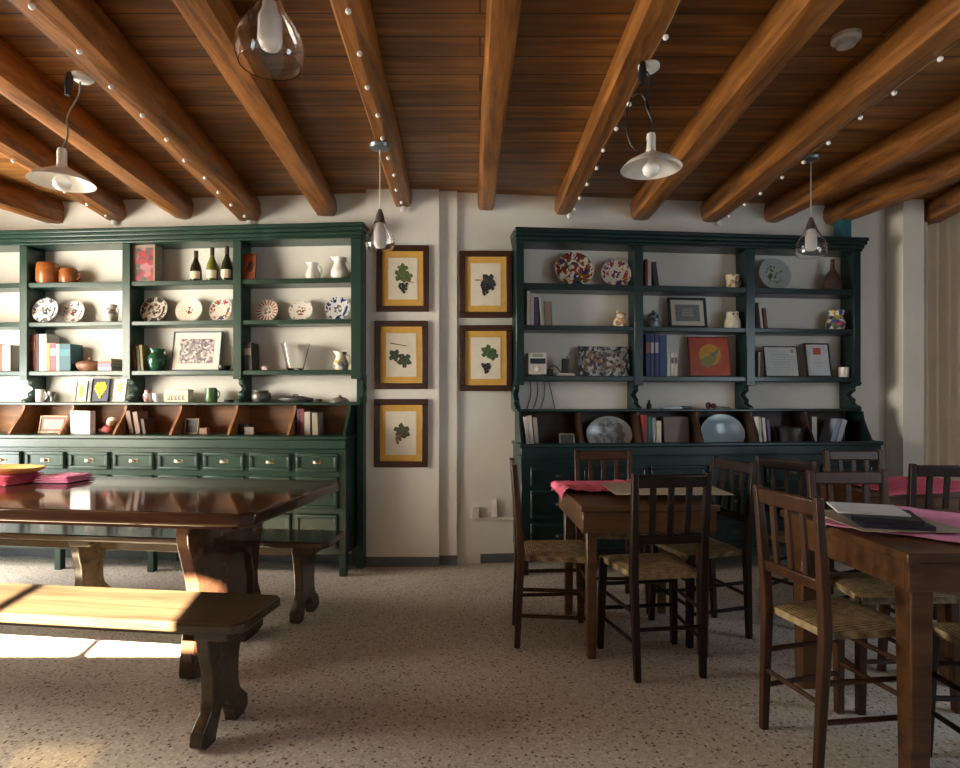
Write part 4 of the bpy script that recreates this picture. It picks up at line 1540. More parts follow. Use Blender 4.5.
pot('salt_cellar', 'tiny dark salt cellar between the oval dish and the grey lid', 'salt cellar', DL, 319, SD,
    [(0, 0), (0.018, 0), (0.024, 0.014), (0.018, 0.022), (0, 0.022)], plain('dark_stoneware', (0.06, 0.055, 0.05), 0.4))
X, Y, k = spot(DL, 340, 0.09)
o = MB().lathe([(0, 0), (0.074, 0), (0.072, 0.008), (0.05, 0.030), (0.012, 0.038), (0.010, 0.044), (0.014, 0.05), (0, 0.053)], 28).build('lid', plain('grey_metal_lid', (0.30, 0.28, 0.25), 0.4, 0.5), loc=(X, Y, SD + 0.0006), smooth=45)
tag(o, 'grey metal pot lid at the right end of the pigeonhole top', 'lid')

# pigeonholes of the left dresser
GH = 'things in the pigeonholes of the left dresser'
standing_frame(DL, 37, 66, 416, SK, colmat((0.50, 0.33, 0.20)), 0.010, colmat((0.16, 0.08, 0.05)), 0.02, colmat((0.36, 0.26, 0.20)), 'brown framed picture leaning in a pigeonhole at the left', d=0.0, lean=10, group=GH)
o = MB().box(-0.085, 0.085, 0, 0.05, 0, 0.168).build('carton', colmat((0.80, 0.79, 0.76)), rot=(0, 0, DL.r - R(6)), bevel=0.003)
X, Y, k = spot(DL, 80, -0.075)
o.location = (X, Y, SK + 0.0006)
tag(o, 'white carton standing in a pigeonhole of the left dresser', 'box', GH)
X, Y, k = spot(DL, 107, 0.0)
o = thing('rag_doll', 'small red and white rag doll in a pigeonhole of the left dresser', 'doll', (X, Y, SK + 0.0006), DL.r)
MB().ball((0, 0, 0.0315), 0.034, 1.1, 0.8, 0.9).build('dress', colmat((0.55, 0.12, 0.14)), o)
MB().ball((0.024, 0, 0.082), 0.027).build('head', colmat((0.72, 0.55, 0.46)), o)
MB().ball((0.038, 0, 0.105), 0.022, 1.5, 0.9, 0.7).build('cap', colmat((0.78, 0.74, 0.72)), o)
MB().ball((-0.034, -0.005, 0.024), 0.022, 1.5, 0.8, 0.8).build('arm', colmat((0.70, 0.55, 0.52)), o)
book(DL, 129, 133.5, 411, SK, (0.30, 0.17, 0.11), 'brown booklet leaning in the pigeonhole right of the rag doll', lean=-10, d=-0.03, group=GH)
book(DL, 136, 140.5, 412, SK, (0.40, 0.24, 0.20), 'pinkish booklet leaning in the pigeonhole right of the rag doll', lean=-10, d=-0.03, group=GH)
book(DL, 143, 146, 419, SK, (0.10, 0.05, 0.045), 'short dark booklet beside the pinkish booklet', lean=-10, d=-0.03, group=GH)
standing_frame(DL, 183, 198, 419, SK, colmat((0.28, 0.20, 0.13)), 0.009, colmat((0.03, 0.025, 0.03)), 0, None, 'small dark picture with a brown frame in the pigeonhole under the green mug', d=-0.02, lean=12, group=GH)
o = MB().box(-0.03, 0.03, 0, 0.04, 0, 0.045).build('small_box', colmat((0.26, 0.15, 0.09)), loc=(*DL.hit(203, -0.02), SK + 0.0006), rot=(0, 0, DL.r), bevel=0.002)
tag(o, 'low brown box beside the small dark picture', 'box', GH)
o = MB().box(-0.036, 0.036, 0, 0.06, 0, 0.075).build('small_box', colmat((0.03, 0.025, 0.03)), loc=(*DL.hit(244, -0.01), SK + 0.0006), rot=(0, 0, DL.r), bevel=0.002)
tag(o, 'black box in the pigeonhole under the pewter pot', 'box', GH)
o = MB().box(-0.035, 0.035, 0, 0.02, 0, 0.055).build('small_box', colmat((0.20, 0.14, 0.12)), loc=(*DL.hit(249, -0.06), SK + 0.0006), rot=(0, 0, DL.r), bevel=0.002)
tag(o, 'low grey-brown box in front of the black box', 'box', GH)
for a, b, p, c, lab, le in [(297, 300, 409, (0.12, 0.05, 0.12), 'thin purple book in the rightmost filled pigeonhole', 0), (300.3, 304, 409, (0.33, 0.06, 0.05), 'red book in the rightmost filled pigeonhole', 0),
                            (304.3, 310, 412, (0.72, 0.68, 0.60), 'white book in the rightmost filled pigeonhole', 0), (312.5, 318, 413, (0.60, 0.52, 0.38), 'cream book leaning last in the rightmost filled pigeonhole', -2)]:
    book(DL, a, b, p, SK, c, lab, lean=le, d=-0.03, group='books in the right pigeonhole of the left dresser')

# ---- RIGHT DRESSER
SA, SB, SC = [s[0] for s in ZR['shelves']]
SD, SK = ZR['pigeon'][0], ZR['floor']
GQ = 'painted plates on the right dresser'
plate(DR, 554, 593.5, 252, SA, dict(base=(0.62, 0.58, 0.50), rim=[(0.22, 0.03, 0.02), (0.03, 0.04, 0.11), (0.10, 0.10, 0.03), (0.25, 0.09, 0.02)], center=[(0.25, 0.05, 0.02), (0.5, 0.45, 0.38)], rimlo=0.22, thr=0.62, cen=0.3, edge=(0.66, 0.60, 0.48)),
      'large oval plate painted with fruit on the top shelf of the right dresser', GQ)
plate(DR, 600.5, 631, 260, SA, dict(base=(0.66, 0.62, 0.56), rim=[(0.30, 0.05, 0.05), (0.06, 0.06, 0.2), (0.42, 0.20, 0.05)], center=[(0.22, 0.04, 0.05), (0.1, 0.04, 0.1)], rimlo=0.5, thr=0.5, cen=0.36, edge=(0.66, 0.62, 0.56)),
      'smaller oval plate with a dark red centre beside the fruit plate', GQ)
plate(DR, 757, 791, 258, SA, dict(base=(0.42, 0.46, 0.44), rim=[(0.40, 0.44, 0.43)], center=[(0.08, 0.13, 0.05), (0.14, 0.17, 0.07), (0.35, 0.38, 0.34)], cen=0.55, edge=(0.50, 0.54, 0.54)),
      'round grey plate with a green painted centre, top shelf of the right dresser', GQ)
GR = 'books on the right dresser'


def rbooks(rows, z, d=0.045):
    for a, b, p, c, lab, le, sp in rows:
        book(DR, a, b, p, z, c, lab, lean=le, group=GR, spine=sp, d=d)


rbooks([(645.5, 648, 259, (0.20, 0.02, 0.02), 'thin red book on the top shelf of the right dresser', 0, None),
        (648.2, 651.5, 261, (0.60, 0.50, 0.40), 'cream book between the red and dark books, top shelf', 0, None),
        (655, 659.5, 262, (0.02, 0.02, 0.03), 'black book leaning on the top shelf of the right dresser', -8, None)], SA)
OWL = print_mat('brown_sprig', [(0.30, 0.18, 0.08), (0.42, 0.30, 0.16), (0.12, 0.09, 0.06)], 34, base=(0.66, 0.56, 0.40), thr=0.5)
o = pot('mug', 'cream and brown mug at the right of the middle bay, top shelf', 'mug', DR, 732.5, SA,
        [(0, 0), (0.042, 0), (0.044, 0.03), (0.040, 0.055), (0.048, 0.08), (0.050, 0.105), (0.045, 0.105), (0.036, 0.06), (0, 0.02)], OWL, handle=(1, 0.02, 0.08, 0.02, 0.042, 0.006))
FL = plain('flask_wicker', (0.06, 0.028, 0.018), 0.6, var=0.3, scale=50)
X, Y, k = spot(DR, 832.5, 0.09)
o = MB().lathe([(0, 0), (0.066, 0), (0.072, 0.02), (0.070, 0.07), (0.045, 0.125), (0.018, 0.165), (0.014, 0.225), (0.017, 0.23), (0.017, 0.245), (0, 0.247)], 24, sy=0.8).build('flask', FL, loc=(X, Y, SA + 0.0006), rot=(0, 0, DR.r), smooth=45)
tag(o, 'dark brown long-necked flask on the top shelf of the right dresser', 'flask')
# shelf B
rbooks([(527, 530.5, 291, (0.66, 0.63, 0.57), 'white book, leftmost on the second shelf of the right dresser', 0, None),
        (530.8, 534, 293, (0.60, 0.56, 0.52), 'greyish-white book, second from the left end of the second shelf', 0, None),
        (534.3, 538.5, 297, (0.08, 0.06, 0.18), 'violet book beside the white books on the second shelf', 0, None),
        (541, 543.2, 299, (0.60, 0.56, 0.48), 'thin cream booklet leaning beside the violet book', -5, None)], SB)
standing_frame(DR, 545, 552.5, 301, SB, colmat((0.50, 0.36, 0.26)), 0.003, colmat((0.50, 0.36, 0.26)), 0, None, 'small tan card standing beside the thin cream booklet', d=0.10, cat='card', name='card')
CAT = print_mat('orange_sprig', [(0.55, 0.30, 0.10), (0.25, 0.14, 0.07), (0.62, 0.42, 0.22)], 34, base=(0.74, 0.66, 0.52), thr=0.5)
X, Y, k = spot(DR, 621, 0.09)
o = thing('figurine', 'white and orange cat-shaped jar on the second shelf of the right dresser', 'figurine', (X, Y, SB + 0.0006), DR.r)
MB().lathe([(0, 0), (0.050, 0), (0.060, 0.02), (0.058, 0.045), (0.042, 0.068), (0, 0.068)], 20).build('body', CAT, o, smooth=50)
MB().ball((0, 0, 0.088), 0.036, 1.1, 0.9, 0.8, 14).build('head', CAT, o)
for q in (-1, 1):
    MB().lathe([(0.017, 0.105), (0.010, 0.122), (0, 0.132)], 8, cx=q * 0.026).build('ear', CAT, o)
pot('jar', 'grey-blue lidded jar left of the black framed certificate', 'jar', DR, 653.5, SB,
    [(0, 0), (0.048, 0), (0.058, 0.03), (0.056, 0.065), (0.042, 0.085), (0.046, 0.09), (0.044, 0.098), (0.02, 0.115), (0.012, 0.120), (0.014, 0.132), (0, 0.136)], print_mat('blue_bands', [(0.05, 0.07, 0.10), (0.14, 0.17, 0.18)], 34, base=(0.32, 0.36, 0.36), thr=0.45), handle=(-1, 0.03, 0.08, 0.016, 0.052, 0.005))


def text_lines(n, col, x0=-0.30, x1=0.30, z0=0.32, z1=0.66, head=None, rnd=3):
    def f(t, w, h):
        r_ = random.Random(rnd)
        mb = MB()
        for i in range(n):
            zz = z1 + (z0 - z1) * i / max(1, n - 1)
            s = r_.uniform(0.7, 1.0)
            mb.box(x0 * w * s, x1 * w * s, 0.0048, 0.0054, zz * h, zz * h + 0.0035)
        mb.build('text', colmat(col), t, smooth=0)
        if head:
            hx0, hx1, hz0, hz1, hc = head
            MB().box(hx0 * w, hx1 * w, 0.0044, 0.0054, hz0 * h, hz1 * h).build('emblem', colmat(hc), t, smooth=0)
    return f


standing_frame(DR, 669, 709, 297, SB, colmat((0.012, 0.014, 0.02)), 0.020, colmat((0.56, 0.52, 0.44)), 0.036, colmat((0.16, 0.17, 0.17)), 'black framed certificate with wide cream mount on the second shelf', d=0.10,
               extra=lambda t, w, h: text_lines(5, (0.45, 0.45, 0.42), -0.16, 0.16, 0.40, 0.62)(t, w, h))
o = pot('jar', 'white owl-shaped jar right of the black framed certificate', 'jar', DR, 732.5, SB,
        [(0, 0), (0.058, 0), (0.060, 0.02), (0.056, 0.06), (0.044, 0.085), (0.044, 0.125), (0.038, 0.13), (0.02, 0.126), (0, 0.126)], plain('ivory_glaze', (0.64, 0.59, 0.46), 0.3, var=0.15, scale=30))
mb = MB()
mb.ball((-0.016, -0.042, 0.108), 0.009, 1, 0.4, 1)
mb.ball((0.016, -0.042, 0.108), 0.009, 1, 0.4, 1)
mb.build('eyes', colmat((0.25, 0.20, 0.12)), o)
rbooks([(761, 763.5, 302, (0.66, 0.63, 0.56), 'thin white book leaning in the right bay, second shelf', -6, None),
        (765, 768, 308, (0.16, 0.05, 0.05), 'thin maroon book leaning in the right bay, second shelf', -6, None)], SB)
BLJ = print_mat('blue_yellow_bands', [(0.03, 0.04, 0.25), (0.5, 0.34, 0.05), (0.08, 0.16, 0.07), (0.04, 0.03, 0.12), (0.35, 0.06, 0.04)], 36, base=(0.66, 0.66, 0.62), thr=0.68)
pot('jar', 'jar painted blue and yellow on the second shelf, right bay', 'jar', DR, 835.5, SB,
    [(0, 0), (0.052, 0), (0.066, 0.02), (0.068, 0.06), (0.052, 0.095), (0.050, 0.11), (0.062, 0.15), (0.056, 0.15), (0.042, 0.11), (0.056, 0.06), (0, 0.02)], BLJ)
# shelf C
X, Y, k = spot(DR, 536.5, 0.06)
o = thing('radio', 'small silver-white radio at the left end of the lower shelf, right dresser', 'radio', (X, Y, SC + 0.0006), DR.r)
MB().box(-0.07, 0.07, -0.045, 0.045, 0.008, 0.168).build('body', colmat((0.62, 0.60, 0.55)), o, bevel=0.008, seg=2)
MB().box(-0.056, 0.056, -0.0465, -0.0455, 0.085, 0.125).build('display', colmat((0.02, 0.03, 0.05), 0.15), o)
MB().box(-0.04, 0.04, -0.0465, -0.0455, 0.134, 0.155).build('control_panel', colmat((0.25, 0.26, 0.27)), o)
kb = MB()
kb.ball((0, -0.048, 0.048), 0.018, 1, 0.4, 1)
kb.build('knob', colmat((0.7, 0.68, 0.62), 0.25), o)
for q in (-1, 1):
    MB().box(q * 0.05 - 0.012, q * 0.05 + 0.012, -0.03, 0.03, 0, 0.0079).build('foot', M['black'], o)
X, Y, k = spot(DR, 550, 0.05)
o = MB().box(-0.02, 0.02, -0.02, 0.02, 0, 0.05).build('adapter', M['black'], loc=(X, Y, SC + 0.0006), rot=(0, 0, DR.r), bevel=0.004)
tag(o, 'small black plug adapter beside the silver radio', 'adapter')
X, Y, k = spot(DR, 565, 0.09)
o = thing('phone', 'black cordless phone in a white stand on the lower shelf', 'phone', (X, Y, SC + 0.0006), DR.r)
MB().box(-0.075, 0.065, -0.04, 0.04, 0, 0.022).build('stand', colmat((0.56, 0.55, 0.50)), o, bevel=0.006, seg=2)
mb = MB()
mb.box(-0.026, 0.026, -0.016, 0.010, 0.0222, 0.130)
mb.box(0.010, 0.020, -0.006, 0.004, 0.130, 0.152)
mb.build('handset', M['black'], o, bevel=0.005, seg=2)
# cable drooping from the radio to the phone and down the wall
p0 = DR.w(DR.lx(546, 0.1), 0.1, 0)
pts = []
for i in range(15):
    u = i / 14
    px = 546 + (563 - 546) * u
    X, Y, k = spot(DR, px, 0.15)
    zz = SC + 0.006 + 0.10 * math.sin(PI * u) ** 0.8 * (1 - 0.5 * u)
    pts.append((X, Y, zz))
o = MB().tube([Vector(p) - Vector(pts[0]) for p in pts], 0.0035, 6).build('cable', M['black'], loc=pts[0])
tag(o, 'black cable arching behind the phone on the lower shelf', 'cable')
for i, (pa, pb, lab) in enumerate([(530, 527, 'thin dark cable hanging under the radio, leftmost of four'), (537, 533, 'thin dark cable hanging under the radio, second of four'),
                                   (544, 540, 'thin dark cable hanging under the radio, third of four'), (549, 555, 'thin dark cable hanging under the radio, rightmost of four')]):
    pts = []
    for j in range(9):
        u = j / 8
        X, Y, k = spot(DR, pa + (pb - pa) * u * u + 1.5 * math.sin(PI * u), DEP - 0.008)
        pts.append(Vector((X, Y, ZR['shelves'][-1][1] - 0.001 + (SD - ZR['shelves'][-1][1] + 0.003) * u)))
    o = MB().tube([p - pts[0] for p in pts], 0.0028, 6).build('cable', M['black'], loc=pts[0])
    tag(o, lab, 'cable', 'cables hanging under the radio')
TIL = print_mat('tile_picture', [(0.50, 0.47, 0.42), (0.06, 0.06, 0.08), (0.26, 0.15, 0.08), (0.34, 0.32, 0.30), (0.12, 0.10, 0.09)], 40)
TILB = print_mat('tile_border', [(0.50, 0.50, 0.48), (0.04, 0.05, 0.09), (0.22, 0.24, 0.26), (0.03, 0.03, 0.05)], 48)
standing_frame(DR, 579, 631, 346.5, SC, TILB, 0.034, TIL, 0, None, 'rectangular tile tray with dark patterned border beside the phone', d=0.10, lean=10, cat='tray', name='tray')
rbooks([(646, 650, 334, (0.025, 0.04, 0.14), 'navy binder, first of the blue binders on the lower shelf', 0, (0.35, 0.10, 0.08)),
        (650.5, 654.5, 334, (0.03, 0.05, 0.16), 'navy binder, second of the blue binders on the lower shelf', 0, (0.5, 0.5, 0.5)),
        (655, 659, 334, (0.03, 0.045, 0.15), 'navy binder, third of the blue binders on the lower shelf', 0, (0.4, 0.4, 0.45)),
        (659.5, 667, 335, (0.02, 0.06, 0.16), 'thicker blue binder at the right of the navy binders', 0, None),
        (667.5, 670.5, 352, (0.50, 0.56, 0.50), 'thin pale green booklet right of the blue binders', 0, None),
        (671, 674, 353, (0.66, 0.64, 0.56), 'white file with a dark dot, left one of two on the lower shelf', 0, (0.1, 0.1, 0.1)),
        (674.5, 677.5, 353, (0.64, 0.62, 0.55), 'white file with a dark dot, right one of two on the lower shelf', 0, (0.1, 0.1, 0.1))], SC)


def poster_art(t, w, h):
    MB().prism([(w * 0.02 + w * 0.27 * math.cos(a * 2 * PI / 24), h * 0.55 + h * 0.27 * math.sin(a * 2 * PI / 24)) for a in range(24)], 'y', 0.0052, 0.0062).build('yellow_disc', colmat((0.52, 0.27, 0.03)), t)
    MB().prism([(-w * 0.22, h * 0.30), (-w * 0.02, h * 0.22), (w * 0.12, h * 0.36), (w * 0.27, h * 0.74), (w * 0.05, h * 0.56), (-w * 0.2, h * 0.44)], 'y', 0.0040, 0.0050).build('green_motif', colmat((0.20, 0.20, 0.06)), t)
    MB().prism([(-w * 0.03, h * 0.60), (w * 0.10, h * 0.52), (w * 0.23, h * 0.66), (w * 0.08, h * 0.60)], 'y', 0.0030, 0.0038).build('grey_motif', colmat((0.15, 0.15, 0.14)), t)


standing_frame(DR, 689.5, 733, 336.5, SC, colmat((0.16, 0.03, 0.02)), 0.008, plain('red_poster', (0.42, 0.065, 0.025), 0.45, var=0.2, scale=12), 0, None, 'red poster with a yellow disc and green shape on the lower shelf', d=0.09, extra=poster_art)
rbooks([(758.5, 760.5, 352, (0.50, 0.46, 0.40), 'thin grey booklet left of the white certificate', 0, None),
        (761, 763.5, 351, (0.14, 0.03, 0.05), 'thin maroon booklet left of the white certificate', 0, None)], SC)
standing_frame(DR, 765, 801.5, 346, SC, colmat((0.05, 0.055, 0.07)), 0.008, colmat((0.66, 0.68, 0.66)), 0, None, 'white certificate in a thin dark frame on the lower shelf', d=0.09,
               extra=text_lines(7, (0.35, 0.38, 0.42), -0.3, 0.3, 0.22, 0.72, head=(0.30, 0.38, 0.78, 0.90, (0.35, 0.38, 0.20))))
standing_frame(DR, 807, 833.5, 343, SC, colmat((0.02, 0.022, 0.03)), 0.011, colmat((0.60, 0.63, 0.66)), 0, None, 'narrow dark framed sheet with a red square on the lower shelf', d=0.09,
               extra=text_lines(2, (0.40, 0.45, 0.52), -0.25, 0.2, 0.30, 0.42, head=(-0.16, 0.14, 0.66, 0.86, (0.55, 0.10, 0.07))))
pot('cup', 'white cup at the right end of the lower shelf, right dresser', 'cup', DR, 844, SC,
    [(0, 0), (0.034, 0), (0.036, 0.01), (0.038, 0.078), (0.034, 0.078), (0.031, 0.012), (0, 0.012)], M['white'])
# shelf D
pot('pepper_mill', 'small black pepper mill on the pigeonhole top of the right dresser', 'pepper mill', DR, 649, SD,
    [(0, 0), (0.019, 0), (0.019, 0.035), (0.009, 0.045), (0.011, 0.055), (0.007, 0.066), (0, 0.068)], M['black'])
X, Y, k = spot(DR, 675, 0.08)
o = thing('knife', 'long dark knife lying on the pigeonhole top of the right dresser', 'knife', (X, Y, SD + 0.0006), DR.r)
MB().hexa([(-0.10, -0.012, 0), (0.05, -0.012, 0), (0.05, 0.012, 0), (-0.10, 0.004, 0), (-0.10, -0.012, 0.008), (0.05, -0.012, 0.014), (0.05, 0.012, 0.014), (-0.10, 0.004, 0.008)]).build('blade', M['steel'], o)
MB().box(0.0501, 0.13, -0.010, 0.010, 0.0, 0.020).build('handle', M['black'], o, bevel=0.005, seg=2)
X, Y, k = spot(DR, 712, 0.08)
o = thing('corkscrew', 'dark red handled corkscrew lying on the pigeonhole top of the right dresser', 'corkscrew', (X, Y, SD + 0.0006), DR.r)
mb = MB()
mb.ball((-0.03, 0, 0.026), 0.026, 0.8, 0.7, 1.0)
mb.ball((0.012, 0, 0.022), 0.022, 1.0, 0.7, 0.9)
mb.build('handle', colmat((0.09, 0.015, 0.02)), o)
MB().tube([(0.03, 0, 0.018), (0.08, 0, 0.012), (0.14, 0, 0.008)], 0.004).build('screw', M['steel'], o)
# pigeonholes
rbooks([(527, 530.7, 417, (0.62, 0.60, 0.54), 'white book leaning first in the left pigeonhole of the right dresser', -5, None),
        (531, 535, 416, (0.60, 0.57, 0.50), 'off-white book leaning second in the left pigeonhole', -5, None),
        (536, 540, 418, (0.36, 0.32, 0.27), 'greyish book leaning last in the left pigeonhole', -5, None)], SK, d=-0.03)
standing_frame(DR, 560, 575.5, 434, SK, colmat((0.26, 0.22, 0.19)), 0.008, colmat((0.05, 0.045, 0.04)), 0, None, 'tiny framed picture in the left pigeonhole of the right dresser', d=-0.03, lean=8)
plate(DR, 585, 632, 416.5, SK, dict(base=(0.42, 0.42, 0.40), rim=[(0.36, 0.36, 0.35)], center=[(0.20, 0.22, 0.22), (0.26, 0.24, 0.22)], cen=0.7, thr=0.2, edge=(0.46, 0.46, 0.44)), 'grey oval platter in a pigeonhole of the right dresser', GQ, d=0.10, back=DEP - 0.024)
rbooks([(643, 647.5, 415, (0.28, 0.03, 0.03), 'red book in the pigeonhole under the pepper mill', 0, None),
        (648, 652, 417, (0.04, 0.12, 0.13), 'teal book in the pigeonhole under the pepper mill', 0, None),
        (652.5, 656, 418, (0.30, 0.36, 0.34), 'greyish-green book in the pigeonhole under the pepper mill', 0, None),
        (656.5, 661.5, 421, (0.66, 0.62, 0.48), 'cream book in the pigeonhole under the pepper mill', 0, None)], SK, d=-0.05)
standing_frame(DR, 664, 691, 417, SK, colmat((0.20, 0.13, 0.11)), 0.006, colmat((0.28, 0.20, 0.18)), 0, None, 'brown board leaning behind the cream book in a pigeonhole', d=0.06, lean=6, cat='board', name='board')
plate(DR, 698.5, 744.5, 414.5, SK, dict(base=(0.30, 0.40, 0.44), rim=[(0.31, 0.41, 0.45)], center=[(0.30, 0.40, 0.44)], cen=0.05, edge=(0.42, 0.52, 0.55)), 'large pale blue plate in a pigeonhole of the right dresser', GQ, d=0.06, back=DEP - 0.024)
rbooks([(760, 763.5, 417, (0.56, 0.56, 0.50), 'pale book leaning left of the silver bowl', -5, None),
        (765, 768, 418, (0.62, 0.62, 0.60), 'white book leaning left of the silver bowl', -5, None),
        (769.5, 772, 420, (0.16, 0.12, 0.22), 'thin violet book leaning left of the silver bowl', -5, None)], SK, d=-0.05)
pot('bowl', 'silver metal bowl in a pigeonhole of the right dresser', 'bowl', DR, 790, SK,
    [(0, 0), (0.070, 0), (0.080, 0.05), (0.098, 0.176), (0.104, 0.184), (0.100, 0.187), (0.092, 0.176), (0.074, 0.05), (0, 0.012)], M['silver'], d=-0.02)
rbooks([(812, 817, 417, (0.58, 0.58, 0.54), 'pale folder in the last pigeonhole of the right dresser', 0, None)], SK, d=0.0)
rbooks([(827, 832, 419, (0.30, 0.36, 0.44), 'grey-blue binder leaning right, left one in the last pigeonhole', 18, None),
        (833, 838, 419, (0.42, 0.46, 0.52), 'pale binder leaning right, right one in the last pigeonhole', 18, None)], SK, d=-0.03)
# on top
X, Y, k = spot(DR, 842.5, 0.10)
o = MB().box(-0.038, 0.038, -0.05, 0.05, 0, 0.175).build('box', colmat((0.015, 0.12, 0.16)), loc=(X, Y, ZR['cornice'][0] + 0.0006), rot=(0, 0, DR.r), bevel=0.003)
tag(o, 'teal box standing on top of the right dresser', 'box')

# ------------------------------------------------------------------ socket and cable run on the wall
yw = wall_y(0.0)
p = at(476, 517, 4.475)
o = thing('wall_socket', 'small white wall socket low between the prints and the right dresser', 'socket', (p.x, wall_y(p.x) - 0.0005, p.z))
MB().box(-0.028, 0.028, -0.028, 0, -0.005, 0.075).build('plug', colmat((0.62, 0.58, 0.5)), o, bevel=0.004)
MB().box(-0.055, 0.30, -0.008, 0, -0.018, -0.0051).build('conduit', M['wall'], o)
MB().box(0.115, 0.16, -0.01, 0, 0.005, 0.13).build('cover_plate', M['wall'], o, bevel=0.003)
o = thing('wall_hook', 'small dark hook on the wall right of the right dresser', 'hook', (at(873.5, 0, 4.62).x, wall_y(at(873.5, 0, 4.62).x) - 0.0005, at(0, 241, 4.65).z))
MB().tube([(0, 0, 0), (0, -0.025, 0), (0, -0.03, 0.02)], 0.006).build('peg', M['black'], o)

# ------------------------------------------------------------------ smoke detector
p = at(846, 43, (CEIL - 0.03 - CAMZ) * F / (CY - 43))
o = thing('smoke_detector', 'round white smoke detector on the ceiling at the right', 'smoke detector', (p.x, p.y, CEIL))
MB().lathe([(0, -0.001), (0.058, -0.001), (0.058, -0.018), (0.050, -0.024), (0, -0.024)], 28).build('base', colmat((0.62, 0.62, 0.60), 0.4), o, smooth=40)
MB().lathe([(0, -0.0241), (0.040, -0.0241), (0.036, -0.044), (0.024, -0.048), (0, -0.048)], 28).build('sensor', colmat((0.50, 0.50, 0.48), 0.4), o, smooth=40)

# ------------------------------------------------------------------ string lights along the beams


def beam_under(i, y, off):
    """A point just under beam i at distance y, shifted across by off of its radius."""
    x1, y1, sl, zc, r = BL[i]
    a = -PI / 2 + off * PI / 2
    ca, sa = math.cos(a), math.sin(a)
    e = 1 / (abs(ca) ** 4.6 + abs(sa) ** 4.6) ** (1 / 4.6)
    q = noise.noise(Vector((i * 7.1 + ca * 0.8, y * 1.1, sa * 0.8)))
    rr = r * e * (0.93 + 0.11 * q) + 0.006
    return Vector((x1 + sl * (y - 4.48) + rr * ca, y, zc + rr * sa)), Vector((ca, 0, sa))


for i, off, lab in [(2, 0.0, 'string of tiny lights along the third ceiling beam, over the left white lamp'), (4, 0.05, 'string of tiny lights along the fifth beam, beside the white lamp at the left'),
                    (6, 0.0, 'string of tiny lights along the beam above the pilaster'), (8, 0.35, 'string of tiny lights along the ninth beam, beside the black-corded white lamp'),
                    (10, 0.5, 'string of tiny lights along the eleventh beam, above the right dresser')]:
    y1 = BL[i][1] - 0.03
    o0, _ = beam_under(i, y1, off)
    t = thing('string_lights', lab, 'string lights', o0, 0, 'strings of tiny lights on the beams')
    pts = []
    y = y1
    while y > 0.4:
        p, nrm = beam_under(i, y, off + 0.06 * math.sin(y * 9))
        pts.append(p - o0)
        y -= 0.065
    MB().tube(pts, 0.002, 6).build('wire', colmat((0.16, 0.10, 0.05)), t)
    for k in range(2, len(pts) - 1, 4):
        nrm = beam_under(i, y1 - 0.065 * k, off)[1]
        c = pts[k] + nrm * 0.012
        mb = MB()
        mb.ball(c, 0.0115, n=10)
        mb.build('bulb', colmat((0.85, 0.83, 0.80), 0.15), t)
    mb = MB()
    mb.ball(pts[0] + Vector((0, 0.0, -0.018)), 0.026, 1.0, 0.6, 0.9)
    mb.build('end_box', colmat((0.70, 0.68, 0.64)), t)

# ------------------------------------------------------------------ pendant lamps


def bulb_prof(z0, r, h):
    return [(0.012, z0), (0.013, z0 - 0.02), (r * 0.75, z0 - h * 0.40), (r, z0 - h * 0.62), (r * 0.86, z0 - h * 0.84), (r * 0.45, z0 - h * 0.97), (0, z0 - h)]


def dish_lamp(px, py_top, py_rim, pr, rose_i, label, black):
    """White enamel dish; the rose sits under beam rose_i or on the ceiling."""
    Y = pr
    p = at(px, py_rim, Y)
    top = rose_i
    t = thing('pendant_lamp', label, 'lamp', (p.x, Y, top[2]), 0, 'enamel dish pendant lamps')
    zr = p.z - top[2]
    R_ = 0.122
    mb = MB()
    mb.lathe([(0.018, zr + 0.085), (0.022, zr + 0.066), (0.05, zr + 0.050), (0.10, zr + 0.022), (R_, zr), (R_ + 0.003, zr - 0.004), (R_ - 0.002, zr - 0.002), (0.098, zr + 0.018), (0.048, zr + 0.045), (0.018, zr + 0.060)], 40, close=True)
    mb.build('lamp_shade', M['enamel'], t, smooth=45)
    MB().lathe([(0, zr + 0.145), (0.016, zr + 0.142), (0.019, zr + 0.13), (0.019, zr + 0.05), (0, zr + 0.05)], 18).build('socket', M['enamel'], t, smooth=45)
    MB().lathe(bulb_prof(zr + 0.049, 0.036, 0.085), 20).build('bulb', M['bulb'], t, smooth=60)
    cm = M['black'] if black else plain('grey_cord', (0.22, 0.2, 0.17), 0.6)
    dx, dy = top[0] - p.x, top[1] - Y
    pts = [(dx, dy, -0.02)]
    for k in range(1, 12):
        u = k / 12
        pts.append((dx * (1 - u) + 0.012 * math.sin(u * 9), dy * (1 - u), -0.02 + (zr + 0.165) * u))
    pts.append((0, 0, zr + 0.145))
    MB().tube(pts, 0.005 if black else 0.004, 8).build('cord', cm, t)
    if black:
        loop = []
        for k in range(13):
            a = PI * 0.1 + 1.8 * PI * k / 12
            loop.append((dx * 0.4 - 0.045 + 0.05 * math.cos(a), 0.0, zr * 0.55 + 0.12 * math.sin(a)))
        MB().tube(loop, 0.004, 8).build('cord_loop', cm, t)
    MB().lathe([(0, 0.0), (0.044, 0.0), (0.044, -0.012), (0.030, -0.024), (0, -0.026)], 24, cx=dx + 0.012, cy=dy).build('ceiling_rose', colmat((0.70, 0.68, 0.62), 0.35), t, smooth=45)
    mb = MB()
    mb.tube([(dx - 0.022, dy - 0.03, -0.005), (dx - 0.024, dy - 0.035, -0.05), (dx - 0.03, dy - 0.035, -0.10)], [0.012, 0.018, 0.010], 10)
    mb.build('hook', M['black'], t)
    return t


def under(i, y, off=0.0):
    p, _ = beam_under(i, y, off)
    return (p.x, p.y, p.z - 0.006)


